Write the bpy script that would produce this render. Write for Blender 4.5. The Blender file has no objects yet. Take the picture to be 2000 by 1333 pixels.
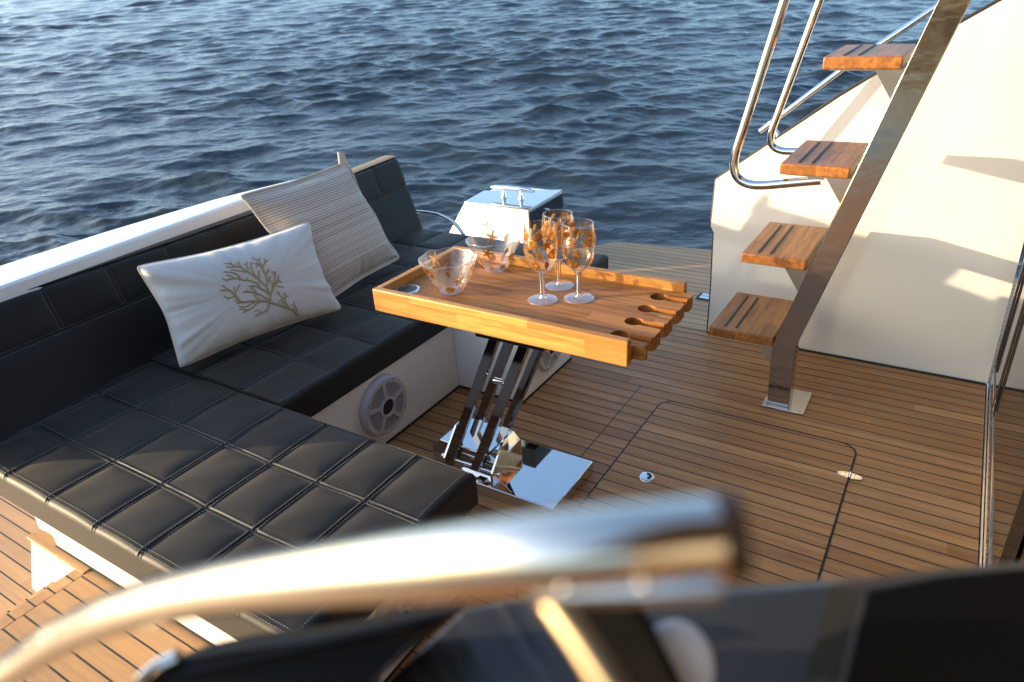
import bpy, bmesh, math, random
import numpy as np
from mathutils import Vector, Matrix
random.seed(7); rng = np.random.default_rng(11)
scene = bpy.context.scene
COL = scene.collection
PI = math.pi

# ------------------------------------------------------------------ camera
CAM_H = 1.5
FPX = 1372.115
R = np.array([[0.849329, 0.524818, -0.056624], [0.191928, -0.406957, -0.893056], [-0.491735, 0.747631, -0.446368]])
CPOS = np.array([0, 0, CAM_H])
def ray(u, v): return R.T @ np.array([u - 1000, v - 666.5, FPX])
def at(u, v, d): return tuple(CPOS + ray(u, v) * (d / FPX))
def on_z(u, v, z):
    d = ray(u, v); return tuple(CPOS + d * ((z - CAM_H) / d[2]))
def on_y(u, v, y):
    d = ray(u, v); return tuple(CPOS + d * (y / d[1]))
def on_x(u, v, x):
    d = ray(u, v); return tuple(CPOS + d * (x / d[0]))
def lean(u, v, off=0.0, k=.23, y0=2.99):
    d = ray(u, v); t = (y0 + k * CAM_H) / (d[1] - k * d[2]); p = CPOS + t * d
    return np.array([p[0], p[1] + off, p[2]])
cam_d = bpy.data.cameras.new("camera"); cam = bpy.data.objects.new("camera", cam_d); COL.objects.link(cam)
M = Matrix(((R[0][0], -R[1][0], -R[2][0], 0), (R[0][1], -R[1][1], -R[2][1], 0), (R[0][2], -R[1][2], -R[2][2], CAM_H), (0, 0, 0, 1)))
cam.matrix_world = M
cam_d.sensor_width = 36; cam_d.lens = FPX / 2000 * 36; cam_d.clip_start = .02; cam_d.clip_end = 6000
cam_d.dof.use_dof = True; cam_d.dof.focus_distance = 2.4; cam_d.dof.aperture_fstop = 4.5
scene.camera = cam

# ------------------------------------------------------------------ node helpers
class NT:
    def __init__(s, name):
        s.m = bpy.data.materials.new(name); s.m.use_nodes = True
        s.t = s.m.node_tree; s.t.nodes.clear()
        s.out = s.n('ShaderNodeOutputMaterial')
    def n(s, typ, **kw):
        nd = s.t.nodes.new(typ)
        for k, v in kw.items(): setattr(nd, k, v)
        return nd
    def l(s, a, b): s.t.links.new(a, b)
    def set(s, sock, v):
        if isinstance(v, bpy.types.NodeSocket): s.l(v, sock)
        else: sock.default_value = v
    def math(s, op, a, b=0, c=None, clamp=False):
        nd = s.n('ShaderNodeMath', operation=op, use_clamp=clamp)
        s.set(nd.inputs[0], a); s.set(nd.inputs[1], b)
        if c is not None: s.set(nd.inputs[2], c)
        return nd.outputs[0]
    def mix(s, f, a, b, blend='MIX'):
        nd = s.n('ShaderNodeMix', data_type='RGBA', blend_type=blend)
        s.set(nd.inputs[0], f); s.set(nd.inputs[6], a); s.set(nd.inputs[7], b)
        return nd.outputs[2]
    def maprange(s, v, a, b, c=0., d=1., smooth=False):
        nd = s.n('ShaderNodeMapRange', interpolation_type='SMOOTHSTEP' if smooth else 'LINEAR')
        s.set(nd.inputs[0], v); nd.inputs[1].default_value = a; nd.inputs[2].default_value = b
        nd.inputs[3].default_value = c; nd.inputs[4].default_value = d
        return nd.outputs[0]
    def noise(s, vec, scale, detail=2, rough=.5, dist=0, dims='3D', w=None):
        nd = s.n('ShaderNodeTexNoise', noise_dimensions=dims)
        if vec is not None: s.l(vec, nd.inputs['Vector'])
        s.set(nd.inputs['Scale'], scale); nd.inputs['Detail'].default_value = detail
        nd.inputs['Roughness'].default_value = rough; nd.inputs['Distortion'].default_value = dist
        if w is not None: s.set(nd.inputs['W'], w)
        return nd.outputs['Fac']
    def comb(s, x, y, z):
        nd = s.n('ShaderNodeCombineXYZ')
        for i, v in enumerate((x, y, z)): s.set(nd.inputs[i], v)
        return nd.outputs[0]
    def white(s, vec):
        nd = s.n('ShaderNodeTexWhiteNoise', noise_dimensions='3D'); s.l(vec, nd.inputs['Vector']); return nd.outputs['Value']
    def obj(s):
        tc = s.n('ShaderNodeTexCoord'); sp = s.n('ShaderNodeSeparateXYZ'); s.l(tc.outputs['Object'], sp.inputs[0])
        return tc.outputs['Object'], sp.outputs[0], sp.outputs[1], sp.outputs[2]
    def bump(s, h, strength=.3, dist=.002, normal=None):
        nd = s.n('ShaderNodeBump'); nd.inputs['Strength'].default_value = strength; nd.inputs['Distance'].default_value = dist
        s.l(h, nd.inputs['Height'])
        if normal is not None: s.l(normal, nd.inputs['Normal'])
        return nd.outputs[0]
    def bsdf(s, base=(.8, .8, .8, 1), rough=.5, metal=0., normal=None, **kw):
        b = s.n('ShaderNodeBsdfPrincipled')
        s.set(b.inputs['Base Color'], base); s.set(b.inputs['Roughness'], rough); s.set(b.inputs['Metallic'], metal)
        if normal is not None: s.l(normal, b.inputs['Normal'])
        for k, v in kw.items(): s.set(b.inputs[k], v)
        return b
    def done(s, sh):
        s.l(sh, s.out.inputs[0]); return s.m
def C4(*c): return (c[0], c[1], c[2], 1.0)

def mat_teak_deck(name, cross=None, weather=0.0):
    t = NT(name); vec, x, y, z = t.obj()
    P = .05551
    wob = t.math('MULTIPLY', t.math('SUBTRACT', t.noise(vec, 1.3, 2), .5), .0022)
    v = t.math('DIVIDE', t.math('ADD', t.math('SUBTRACT', y, 2.388), wob), P)
    cell = t.math('FLOOR', v); fr = t.math('SUBTRACT', v, cell)
    d = t.math('ABSOLUTE', t.math('SUBTRACT', fr, .5))
    seam = t.maprange(d, .443, .459, 0, 1, True)
    if cross:
        cx, y0, y1 = cross
        a = t.maprange(t.math('ABSOLUTE', t.math('SUBTRACT', x, cx)), .0015, .0026, 1, 0, True)
        b = t.math('MULTIPLY', t.math('GREATER_THAN', y, y0), t.math('LESS_THAN', y, y1))
        seam = t.math('MAXIMUM', seam, t.math('MULTIPLY', a, b))
    r1 = t.white(t.comb(cell, 3.0, 1.0))
    off = t.math('MULTIPLY', r1, 7.0)
    seg = t.math('FLOOR', t.math('DIVIDE', t.math('ADD', x, off), 1.7))
    r2 = t.white(t.comb(cell, seg, 5.0))
    g1 = t.noise(t.comb(t.math('MULTIPLY', x, 2.2), t.math('MULTIPLY', y, 55.), off), 1.0, 4, .6, .4)
    g2 = t.noise(t.comb(t.math('MULTIPLY', x, 9.), t.math('MULTIPLY', y, 260.), off), 1.0, 3, .6)
    blot = t.noise(t.comb(t.math('MULTIPLY', x, 2.5), t.math('MULTIPLY', y, 6.), off), 1.0, 4, .6)
    base = t.mix(r2, C4(.40, .185, .056), C4(.52, .27, .094))
    base = t.mix(t.maprange(g1, .40, .78), base, C4(.25, .098, .027))
    base = t.mix(t.math('MULTIPLY', t.maprange(blot, .5, .78), .55), base, C4(.46, .27, .125))
    rv = t.white(t.comb(cell, seg, 11.0))
    base = t.mix(1.0, base, t.comb(t.maprange(rv, 0, 1, .84, 1.10), t.maprange(rv, 0, 1, .80, 1.08), t.maprange(rv, 0, 1, .78, 1.10)), 'MULTIPLY')
    spec = t.maprange(g2, .55, .8)
    base = t.mix(t.math('MULTIPLY', spec, .45), base, C4(.11, .05, .02))
    stain = t.noise(vec, 5.0, 3, .7)
    base = t.mix(t.math('MULTIPLY', t.maprange(stain, .60, .78), .35), base, C4(.13, .062, .028))
    if weather: base = t.mix(weather, base, C4(.46, .33, .185))  # paler tone: weathered teak, and painted sunlight on the boarding deck
    col = t.mix(seam, base, C4(.008, .008, .008))
    h = t.math('SUBTRACT', t.math('ADD', t.math('MULTIPLY', g1, .25), t.math('MULTIPLY', g2, .2)), seam)
    rough = t.math('ADD', .42, t.math('MULTIPLY', g2, .25))
    return t.done(t.bsdf(col, rough, 0, t.bump(h, .35, .0015)).outputs[0])

def mat_teak_oiled(name, ax=0, width=.045, length=.55, hue=(.60, .315, .078), dark=(.36, .14, .030), rough=.33, spec=.4):
    """laminated staves running along axis ax"""
    t = NT(name); vec, x, y, z = t.obj()
    a, b = (x, y) if ax == 0 else (y, x)
    vv = t.math('DIVIDE', b, width); cell = t.math('FLOOR', t.math('ADD', vv, .37))
    zc = t.math('FLOOR', t.math('DIVIDE', z, .047))
    r1 = t.white(t.comb(cell, 2.0, zc))
    seg = t.math('FLOOR', t.math('ADD', t.math('DIVIDE', a, length), t.math('MULTIPLY', r1, 5.)))
    r2 = t.white(t.comb(cell, seg, zc))
    off = t.math('MULTIPLY', r2, 9.)
    if ax == 0: gv = t.comb(t.math('MULTIPLY', x, 4.), t.math('ADD', t.math('MULTIPLY', y, 55.), t.math('MULTIPLY', off, 3.)), t.math('ADD', t.math('MULTIPLY', z, 55.), off))
    else: gv = t.comb(t.math('ADD', t.math('MULTIPLY', x, 55.), t.math('MULTIPLY', off, 3.)), t.math('MULTIPLY', y, 4.), t.math('ADD', t.math('MULTIPLY', z, 55.), off))
    g1 = t.noise(gv, 1.0, 4, .55, .6)
    g2 = t.noise(gv, 5.0, 3, .6, .2)
    base = t.mix(r2, C4(*hue), C4(hue[0] * .62, hue[1] * .55, hue[2] * .55))
    base = t.mix(t.math('MULTIPLY', t.maprange(g1, .42, .66), .9), base, C4(*dark))
    base = t.mix(t.math('MULTIPLY', t.maprange(g2, .55, .75), .35), base, C4(dark[0] * .5, dark[1] * .5, dark[2] * .5))
    h = t.math('ADD', t.math('MULTIPLY', g1, .4), t.math('MULTIPLY', g2, .4))
    return t.done(t.bsdf(base, t.math('ADD', rough, t.math('MULTIPLY', g2, .2)), 0, t.bump(h, .12, .001), **{'Specular IOR Level': spec}).outputs[0])

def mat_plain(name, col, rough=.5, metal=0., nscale=0, nstr=.1, ndist=.001, var=0., rvar=0., **kw):
    t = NT(name); base = C4(*col); nrm = None; r = rough
    if nscale:
        vec, x, y, z = t.obj(); nz = t.noise(vec, nscale, 3, .6)
        nrm = t.bump(nz, nstr, ndist)
        if var:
            big = t.noise(vec, nscale * .12, 3, .6)
            base = t.mix(t.math('MULTIPLY', big, var), C4(*col), C4(col[0] * .55, col[1] * .55, col[2] * .55))
        if rvar:
            r = t.math('ADD', rough, t.math('MULTIPLY', t.noise(vec, nscale * .3, 4, .7), rvar))
    return t.done(t.bsdf(base, r, metal, nrm, **kw).outputs[0])

def mat_chrome(name, col=(.78, .77, .76), rough=.05, smudge=.12):
    t = NT(name); vec, x, y, z = t.obj()
    n1 = t.noise(vec, 9.0, 4, .65); n2 = t.noise(vec, 3.2, 2, .5)
    r = t.math('ADD', rough, t.math('MULTIPLY', t.maprange(n1, .45, .8), smudge))
    nrm = t.bump(n2, .06, .01)
    return t.done(t.bsdf(C4(*col), r, 1.0, nrm).outputs[0])

def mat_wavy(name):
    t = NT(name); vec, x, y, z = t.obj()
    n1 = t.noise(vec, 9.0, 4, .65); n2 = t.noise(t.comb(t.math('MULTIPLY', x, 14), y, t.math('MULTIPLY', z, 22)), 1.0, 2, .5)
    r = t.math('ADD', .08, t.math('MULTIPLY', t.maprange(n1, .40, .8), .2))
    return t.done(t.bsdf(C4(.41, .375, .34), r, 1.0, t.bump(n2, .10, .01)).outputs[0])

def mat_leather(name, col):
    t = NT(name); vec, x, y, z = t.obj()
    v = t.n('ShaderNodeTexVoronoi'); t.l(vec, v.inputs['Vector']); v.inputs['Scale'].default_value = 620
    n = t.noise(vec, 260, 3, .6); big = t.noise(vec, 14, 3, .6)
    h = t.math('ADD', t.math('MULTIPLY', v.outputs['Distance'], .5), n)
    base = t.mix(big, C4(*col), C4(col[0] * 1.35, col[1] * 1.3, col[2] * 1.25))
    n2 = t.bump(t.noise(vec, 11, 3, .5), .10, .004)
    return t.done(t.bsdf(base, t.math('ADD', .50, t.math('MULTIPLY', big, .06)), 0, t.bump(h, .14, .0006, n2), **{'Sheen Weight': .18, 'Sheen Roughness': .4, 'Sheen Tint': (1, .9, .78, 1), 'Specular IOR Level': .22}).outputs[0])

def mat_thin(name, tint=(.97, .97, .98), frost=0.0, bumpy=False, white=.0):
    """thin clear acrylic: fresnel mix of see-through and gloss"""
    t = NT(name); vec, x, y, z = t.obj(); nrm = None
    if bumpy:
        v = t.n('ShaderNodeTexVoronoi'); t.l(vec, v.inputs['Vector']); v.inputs['Scale'].default_value = 190
        h = t.maprange(v.outputs['Distance'], .15, .45, 1, 0, True)
        n2 = t.noise(vec, 35, 2)
        nrm = t.bump(t.math('ADD', h, t.math('MULTIPLY', n2, .25)), .55, .0015)
    lw = t.n('ShaderNodeLayerWeight'); lw.inputs['Blend'].default_value = .5
    if nrm is not None: t.l(nrm, lw.inputs['Normal'])
    frs = t.math('ADD', .06, t.math('MULTIPLY', t.math('POWER', lw.outputs['Facing'], 3.2), .8), clamp=True)
    tr = t.n('ShaderNodeBsdfTransparent'); tr.inputs[0].default_value = C4(*tint)
    gl = t.n('ShaderNodeBsdfGlossy'); gl.inputs['Color'].default_value = (1, 1, 1, 1); gl.inputs['Roughness'].default_value = .04
    if nrm is not None: t.l(nrm, gl.inputs['Normal'])
    m = t.n('ShaderNodeMixShader'); t.l(frs, m.inputs[0]); t.l(tr.outputs[0], m.inputs[1]); t.l(gl.outputs[0], m.inputs[2])
    sh = m.outputs[0]
    if white:
        tl = t.n('ShaderNodeBsdfTranslucent'); tl.inputs[0].default_value = C4(.85, .84, .84)
        df = t.n('ShaderNodeBsdfDiffuse'); df.inputs[0].default_value = C4(.85, .84, .84)
        if nrm is not None: t.l(nrm, df.inputs['Normal']); t.l(nrm, tl.inputs['Normal'])
        a = t.n('ShaderNodeMixShader'); a.inputs[0].default_value = .5; t.l(tl.outputs[0], a.inputs[1]); t.l(df.outputs[0], a.inputs[2])
        f = white
        if bumpy: f = t.maprange(h, 0, 1, white * .55, white * 1.6)
        m2 = t.n('ShaderNodeMixShader'); t.set(m2.inputs[0], f); t.l(sh, m2.inputs[1]); t.l(a.outputs[0], m2.inputs[2]); sh = m2.outputs[0]
    return t.done(sh)

def mat_amber(name, c1, c2):
    t = NT(name); vec, x, y, z = t.obj(); n = t.bump(t.noise(vec, 260, 3, .6), .5, .001)
    p = t.bsdf(C4(*c1), .25, .35, n); tl = t.n('ShaderNodeBsdfTranslucent'); tl.inputs[0].default_value = C4(*c2)
    tr = t.n('ShaderNodeBsdfTransparent'); tr.inputs[0].default_value = C4(c2[0], c2[1] * .8, c2[2])
    m = t.n('ShaderNodeMixShader'); m.inputs[0].default_value = .45; t.l(p.outputs[0], m.inputs[1]); t.l(tl.outputs[0], m.inputs[2])
    m2 = t.n('ShaderNodeMixShader'); m2.inputs[0].default_value = .30; t.l(m.outputs[0], m2.inputs[1]); t.l(tr.outputs[0], m2.inputs[2])
    return t.done(m2.outputs[0])

def mat_linen(name):
    t = NT(name); tc = t.n('ShaderNodeUVMap'); sp = t.n('ShaderNodeSeparateXYZ'); t.l(tc.outputs[0], sp.inputs[0])
    u, v = sp.outputs[0], sp.outputs[1]
    a = t.noise(t.comb(t.math('MULTIPLY', u, 18), t.math('MULTIPLY', v, 330), 0), 1, 3, .7)
    b = t.noise(t.comb(t.math('MULTIPLY', u, 480), t.math('MULTIPLY', v, 12), 4), 1, 3, .7)
    h = t.math('ADD', a, b)
    col = t.mix(t.maprange(h, .75, 1.25), C4(.47, .455, .435), C4(.61, .60, .58))
    return t.done(t.bsdf(col, .8, 0, t.bump(h, .35, .0008), **{'Sheen Weight': .25}).outputs[0])

def mat_stripes(name):
    t = NT(name); tc = t.n('ShaderNodeUVMap'); sp = t.n('ShaderNodeSeparateXYZ'); t.l(tc.outputs[0], sp.inputs[0])
    u, v = sp.outputs[0], sp.outputs[1]
    vv = t.math('ADD', t.math('MULTIPLY', v, 46), t.math('MULTIPLY', t.noise(t.comb(t.math('MULTIPLY', u, 3), t.math('MULTIPLY', v, 9), 0), 1, 2), .25))
    cell = t.math('FLOOR', vv); fr = t.math('SUBTRACT', vv, cell)
    r = t.white(t.comb(cell, 1., 2.))
    d = t.math('ABSOLUTE', t.math('SUBTRACT', fr, .5))
    wdt = t.math('ADD', .10, t.math('MULTIPLY', r, .22))
    rope = t.math('MULTIPLY', t.math('SINE', t.math('MULTIPLY', u, 560)), .06)
    line = t.math('LESS_THAN', t.math('ADD', d, rope), wdt)
    th = t.noise(t.comb(t.math('MULTIPLY', u, 300), t.math('MULTIPLY', v, 300), 0), 1, 2)
    lc = t.mix(t.white(t.comb(cell, 7., 2.)), C4(.22, .16, .12), C4(.36, .29, .24))
    base = t.mix(t.math('MULTIPLY', t.math('GREATER_THAN', t.white(t.comb(cell, 4., 9.)), .6), .5), C4(.58, .50, .43), C4(.46, .37, .30))
    col = t.mix(t.math('MULTIPLY', line, .8), base, lc)
    h = t.math('SUBTRACT', t.math('MULTIPLY', th, .5), line)
    return t.done(t.bsdf(col, .85, 0, t.bump(h, .6, .0015), **{'Sheen Weight': .25}).outputs[0])

def mat_water():
    t = NT('sea_water'); vec, x, y, z = t.obj()
    a = math.atan2(.748, -.492)
    uu = t.math('ADD', t.math('MULTIPLY', x, math.cos(a)), t.math('MULTIPLY', y, math.sin(a)))
    vv = t.math('MULTIPLY', t.math('SUBTRACT', t.math('MULTIPLY', y, math.cos(a)), t.math('MULTIPLY', x, math.sin(a))), .45)
    c = t.comb(uu, vv, 0)
    n1 = t.noise(c, 9.0, 3, .55, .8); n2 = t.noise(c, 30.0, 3, .5, .4)
    n3 = t.noise(c, 2.6, 2, .5, .5)
    h = t.math('ADD', t.math('ADD', n1, t.math('MULTIPLY', n3, 1.6)), t.math('MULTIPLY', n2, .28))
    nrm = t.bump(h, .52, .025)
    return t.done(t.bsdf(C4(.017, .026, .034), .05, 0, nrm, IOR=1.33).outputs[0])

def mat_streak(name):
    t = NT(name); vec, x, y, z = t.obj()
    a = math.radians(-28)
    uu = t.math('ADD', t.math('MULTIPLY', x, math.cos(a)), t.math('MULTIPLY', y, math.sin(a)))
    vv = t.math('SUBTRACT', t.math('MULTIPLY', y, math.cos(a)), t.math('MULTIPLY', x, math.sin(a)))
    g = t.noise(t.comb(t.math('MULTIPLY', uu, 12), t.math('MULTIPLY', vv, 150), 0), 1, 4, .65, .5)
    col = t.mix(t.maprange(g, .35, .7), C4(.02, .019, .018), C4(.075, .07, .066))
    return t.done(t.bsdf(col, .3).outputs[0])

MT = dict(
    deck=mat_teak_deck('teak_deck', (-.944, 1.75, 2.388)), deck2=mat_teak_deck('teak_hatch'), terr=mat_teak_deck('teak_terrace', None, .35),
    tabx=mat_teak_oiled('oiled_teak', 0, .052, .42), taby=mat_teak_oiled('oiled_teak_cross', 1, .05, .5),
    tfloor=mat_teak_oiled('oiled_teak_floor', 0, .060, .48, (.49, .215, .053), (.17, .058, .012), .42, .25),
    tread=mat_teak_oiled('tread_teak', 1, .042, .6, (.37, .150, .036), (.15, .052, .012)),
    cap=mat_teak_oiled('teak_cap', 0, .2, 2., (.58, .36, .16), (.38, .20, .08), .45),
    white=mat_plain('white_gelcoat', (.80, .785, .755), .16, 0, 5.0, .03, .01, .06, .10, **{'Coat Weight': .4, 'Coat Roughness': .06}),
    cream=mat_plain('cream_gelcoat', (.61, .565, .50), .13, 0, 4.0, .025, .01, .05, .08, **{'Coat Weight': .5, 'Coat Roughness': .05}),
    leather=mat_leather('black_leather', (.010, .0095, .009)),
    thread=mat_plain('grey_thread', (.16, .15, .14), .8),
    chrome=mat_chrome('polished_steel'), brushed=mat_chrome('satin_steel', (.62, .60, .57), .16, .16),
    mirror=mat_chrome('mirror_steel', (.66, .655, .65), .02, .07), dchrome=mat_chrome('dark_steel', (.36, .34, .33), .06, .08),
    strg=mat_wavy('stringer_steel'),
    shellm=mat_plain('warm_black_lacquer', (.010, .007, .005), .42, 0, 12, .05, .002, 0, .1, **{'Specular IOR Level': .25}),
    wellm=mat_plain('dull_steel', (.10, .10, .095), .35, .8, 60, .1, .001),
    solid=mat_plain('solid_acrylic', (.98, .98, .98), .02, **{'Transmission Weight': 1.0, 'IOR': 1.4}),
    roofm=mat_plain('grey_headliner', (.22, .21, .20), .6),
    warmst=mat_chrome('warm_satin_steel', (.34, .26, .165), .34, .16),
    railm=mat_chrome('salt_spotted_steel', (.74, .67, .58), .14, .22),
    rubber=mat_plain('black_rubber', (.012, .012, .013), .55, 0, 60, .2), caulk=mat_plain('caulk', (.006, .006, .006), .6),
    gloss=mat_plain('black_gloss', (.006, .006, .007), .10, 0, 6, .03, .004, 0, .1, IOR=1.5),
    black=mat_plain('black_panel', (.006, .006, .006), .4, 0, 12, .1, .002, **{'Specular IOR Level': .2}),
    glass=mat_plain('dark_glass', (.010, .009, .008), .03, 0, 5, .02, .003, IOR=1.55),
    navy=mat_plain('slate_panel', (.042, .046, .052), .32, 0, 20, .05, .002, .2),
    spk=mat_plain('speaker_plastic', (.48, .45, .46), .42, 0, 80, .08, .0005), hole=mat_plain('speaker_dark', (.012, .011, .011), .7),
    acr=mat_thin('clear_acrylic', (.985, .98, .975)), bowl=mat_thin('dimpled_acrylic', (.97, .965, .96), 0, True, .035), base=mat_thin('acrylic_foot', (.97, .97, .975), 0, False, .05),
    gold=mat_amber('amber_gold', (.48, .235, .055), (.72, .39, .11)), amber=mat_amber('dark_amber', (.30, .12, .025), (.42, .17, .035)),
    linen=mat_linen('pale_linen'), stripe=mat_stripes('striped_weave'), pipe=mat_plain('cream_piping', (.62, .54, .43), .8, 0, 400, .3),
    coral=mat_plain('bronze_embroidery', (.34, .255, .135), .5, .15, 500, .8, .0008),
    lamp=mat_plain('white_plastic', (.78, .78, .77), .3), streak=mat_streak('streaked_stone'),
    red=mat_plain('badge_red', (.55, .05, .03), .4), water=mat_water(), brown=mat_plain('brown_lacquer', (.022, .012, .006), .4, 0, 10, .05, .002, .3),
    badge=mat_plain('badge_cream', (.62, .56, .46), .35),
)

# ------------------------------------------------------------------ mesh helpers
class MB:
    def __init__(s): s.v = []; s.f = []; s.uv = None
    def add(s, vs, fs):
        o = len(s.v); s.v += [tuple(p) for p in vs]; s.f += [tuple(i + o for i in f) for f in fs]; return s
    def box(s, a, b):
        x0, y0, z0 = a; x1, y1, z1 = b
        vs = [(x0, y0, z0), (x1, y0, z0), (x1, y1, z0), (x0, y1, z0), (x0, y0, z1), (x1, y0, z1), (x1, y1, z1), (x0, y1, z1)]
        return s.add(vs, [(0, 3, 2, 1), (4, 5, 6, 7), (0, 1, 5, 4), (1, 2, 6, 5), (2, 3, 7, 6), (3, 0, 4, 7)])
    def prism(s, poly, d):
        n = len(poly); d = np.array(d); top = [tuple(np.array(p) + d) for p in poly]
        fs = [tuple(range(n - 1, -1, -1)), tuple(range(n, 2 * n))] + [(i, (i + 1) % n, n + (i + 1) % n, n + i) for i in range(n)]
        return s.add(list(poly) + top, fs)
    def tube(s, pts, r, seg=16, closed=False, cap=True):
        pts = [Vector(p) for p in pts]; n = len(pts)
        rs = r if isinstance(r, (list, tuple, np.ndarray)) else [r] * n
        tang = []
        for i in range(n):
            if closed: t = pts[(i + 1) % n] - pts[i - 1]
            else: t = pts[min(i + 1, n - 1)] - pts[max(i - 1, 0)]
            tang.append(t.normalized())
        ref = Vector((0, 0, 1)) if abs(tang[0].z) < .9 else Vector((1, 0, 0))
        nrm = tang[0].cross(ref).normalized(); vs = []
        for i in range(n):
            nrm = (nrm - tang[i] * nrm.dot(tang[i])).normalized(); b = tang[i].cross(nrm)
            for k in range(seg):
                a = 2 * PI * k / seg; vs.append(tuple(pts[i] + (nrm * math.cos(a) + b * math.sin(a)) * rs[i]))
        fs = []
        for i in range(n if closed else n - 1):
            j = (i + 1) % n
            for k in range(seg):
                k2 = (k + 1) % seg; fs.append((i * seg + k, i * seg + k2, j * seg + k2, j * seg + k))
        if cap and not closed: fs += [tuple(range(seg - 1, -1, -1)), tuple((n - 1) * seg + k for k in range(seg))]
        return s.add(vs, fs)
    def lathe(s, prof, c=(0, 0, 0), seg=48, fn=None):
        vs = []; n = len(prof)
        for (r, h) in prof:
            for k in range(seg):
                a = 2 * PI * k / seg
                rr, hh = (r, h) if fn is None else fn(r, h, a)
                vs.append((c[0] + rr * math.cos(a), c[1] + rr * math.sin(a), c[2] + hh))
        fs = [(i * seg + k, i * seg + (k + 1) % seg, (i + 1) * seg + (k + 1) % seg, (i + 1) * seg + k) for i in range(n - 1) for k in range(seg)]
        return s.add(vs, fs)
    def grid(s, P, flip=False):
        n, m = P.shape[:2]; vs = P.reshape(-1, 3).tolist()
        fs = [(i * m + j, (i + 1) * m + j, (i + 1) * m + j + 1, i * m + j + 1) for i in range(n - 1) for j in range(m - 1)]
        if flip: fs = [f[::-1] for f in fs]
        return s.add(vs, fs)
    def build(s, name, mat, parent=None, smooth=True, bevel=0., segs=2, angle=40, subsurf=0, uv=None, mats=None):
        base = Vector(parent_base(parent)) if parent is not None else Vector((0, 0, 0))
        me = bpy.data.meshes.new(name)
        me.from_pydata([tuple(Vector(p) - base) for p in s.v], [], s.f); me.validate(); me.update()
        bm = bmesh.new(); bm.from_mesh(me); bmesh.ops.recalc_face_normals(bm, faces=bm.faces); bm.to_mesh(me); bm.free()
        o = bpy.data.objects.new(name, me); COL.objects.link(o)
        if mat: me.materials.append(mat)
        if parent is not None: o.parent = parent; o['_b'] = tuple(base)
        if bevel:
            md = o.modifiers.new('bevel', 'BEVEL'); md.width = bevel; md.segments = segs; md.limit_method = 'ANGLE'; md.angle_limit = math.radians(30); md.harden_normals = False
        if subsurf: md = o.modifiers.new('sub', 'SUBSURF'); md.levels = md.render_levels = subsurf
        if smooth:
            for p in me.polygons: p.use_smooth = True
            try: me.set_sharp_from_angle(angle=math.radians(angle))
            except Exception: pass
        return o
def parent_base(o):
    if '_b' in o: return tuple(o['_b'])
    return (0, 0, 0)
def thing(name, label, cat, loc, group=None):
    o = bpy.data.objects.new(name, None); COL.objects.link(o); o.location = loc; o['_b'] = tuple(loc)
    o.empty_display_size = .05
    o['label'] = label; o['category'] = cat
    if group: o['group'] = group
    return o
def tag(o, label, cat, group=None):
    o['label'] = label; o['category'] = cat
    if group: o['group'] = group
    return o
def struct(o): o['kind'] = 'structure'; return o
def smoothpath(pts, n=10, closed=False):
    P = [np.array(p, float) for p in pts]; out = []; N = len(P)
    for i in range(N if closed else N - 1):
        p0 = P[i - 1] if (i > 0 or closed) else P[0] * 2 - P[1]
        p1 = P[i]; p2 = P[(i + 1) % N]; p3 = P[(i + 2) % N] if (i + 2 < N or closed) else P[-1] * 2 - P[-2]
        for k in range(n):
            t = k / n; out.append(tuple(.5 * ((2 * p1) + (p2 - p0) * t + (2 * p0 - 5 * p1 + 4 * p2 - p3) * t * t + (3 * p1 - p0 - 3 * p2 + p3) * t ** 3)))
    if not closed: out.append(tuple(P[-1]))
    return out
def filletpath(pts, rad, n=8):
    P = [np.array(p, float) for p in pts]; out = [tuple(P[0])]
    for i in range(1, len(P) - 1):
        a, b, c = P[i - 1], P[i], P[i + 1]
        r = rad[i - 1] if isinstance(rad, (list, tuple)) else rad
        d1 = (a - b); l1 = np.linalg.norm(d1); d1 /= l1; d2 = (c - b); l2 = np.linalg.norm(d2); d2 /= l2
        ang = math.acos(np.clip(d1 @ d2, -1, 1)); tl = min(r / math.tan(ang / 2), l1 * .48, l2 * .48)
        s0 = b + d1 * tl; s1 = b + d2 * tl
        for k in range(n + 1):
            t = k / n; out.append(tuple((1 - t) ** 2 * s0 + 2 * t * (1 - t) * b + t * t * s1))
    out.append(tuple(P[-1])); return out

# ------------------------------------------------------------------ world, sun
AZ = math.radians(33.0); EL = math.radians(9.2)
TRAVEL = Vector((math.cos(AZ) * math.cos(EL), math.sin(AZ) * math.cos(EL), -math.sin(EL)))
SUNDIR = -TRAVEL
w = bpy.data.worlds.new("World"); scene.world = w; w.use_nodes = True
nt = w.node_tree; nt.nodes.clear()
sky = nt.nodes.new('ShaderNodeTexSky'); sky.sky_type = 'NISHITA'; sky.sun_disc = False
sky.sun_elevation = EL; sky.sun_rotation = math.atan2(SUNDIR.x, SUNDIR.y)
sky.air_density = 1.0; sky.dust_density = 3.0; sky.ozone_density = 2.3; sky.altitude = 0
bg = nt.nodes.new('ShaderNodeBackground'); bg.inputs[1].default_value = .15
wo = nt.nodes.new('ShaderNodeOutputWorld'); nt.links.new(sky.outputs[0], bg.inputs[0]); nt.links.new(bg.outputs[0], wo.inputs[0])
sd = bpy.data.lights.new('sun', 'SUN'); so = bpy.data.objects.new('sun', sd); COL.objects.link(so)
sd.energy = 2.0; sd.angle = math.radians(.55); sd.color = (1.0, .79, .51)
so.rotation_euler = TRAVEL.to_track_quat('-Z', 'Y').to_euler(); so.location = (-6, -4, 4)
scene.view_settings.view_transform = 'Standard'; scene.view_settings.look = 'None'; scene.view_settings.exposure = 2.2; scene.view_settings.gamma = 1
scene.cycles.max_bounces = 12; scene.cycles.transparent_max_bounces = 24; scene.cycles.glossy_bounces = 6
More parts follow.
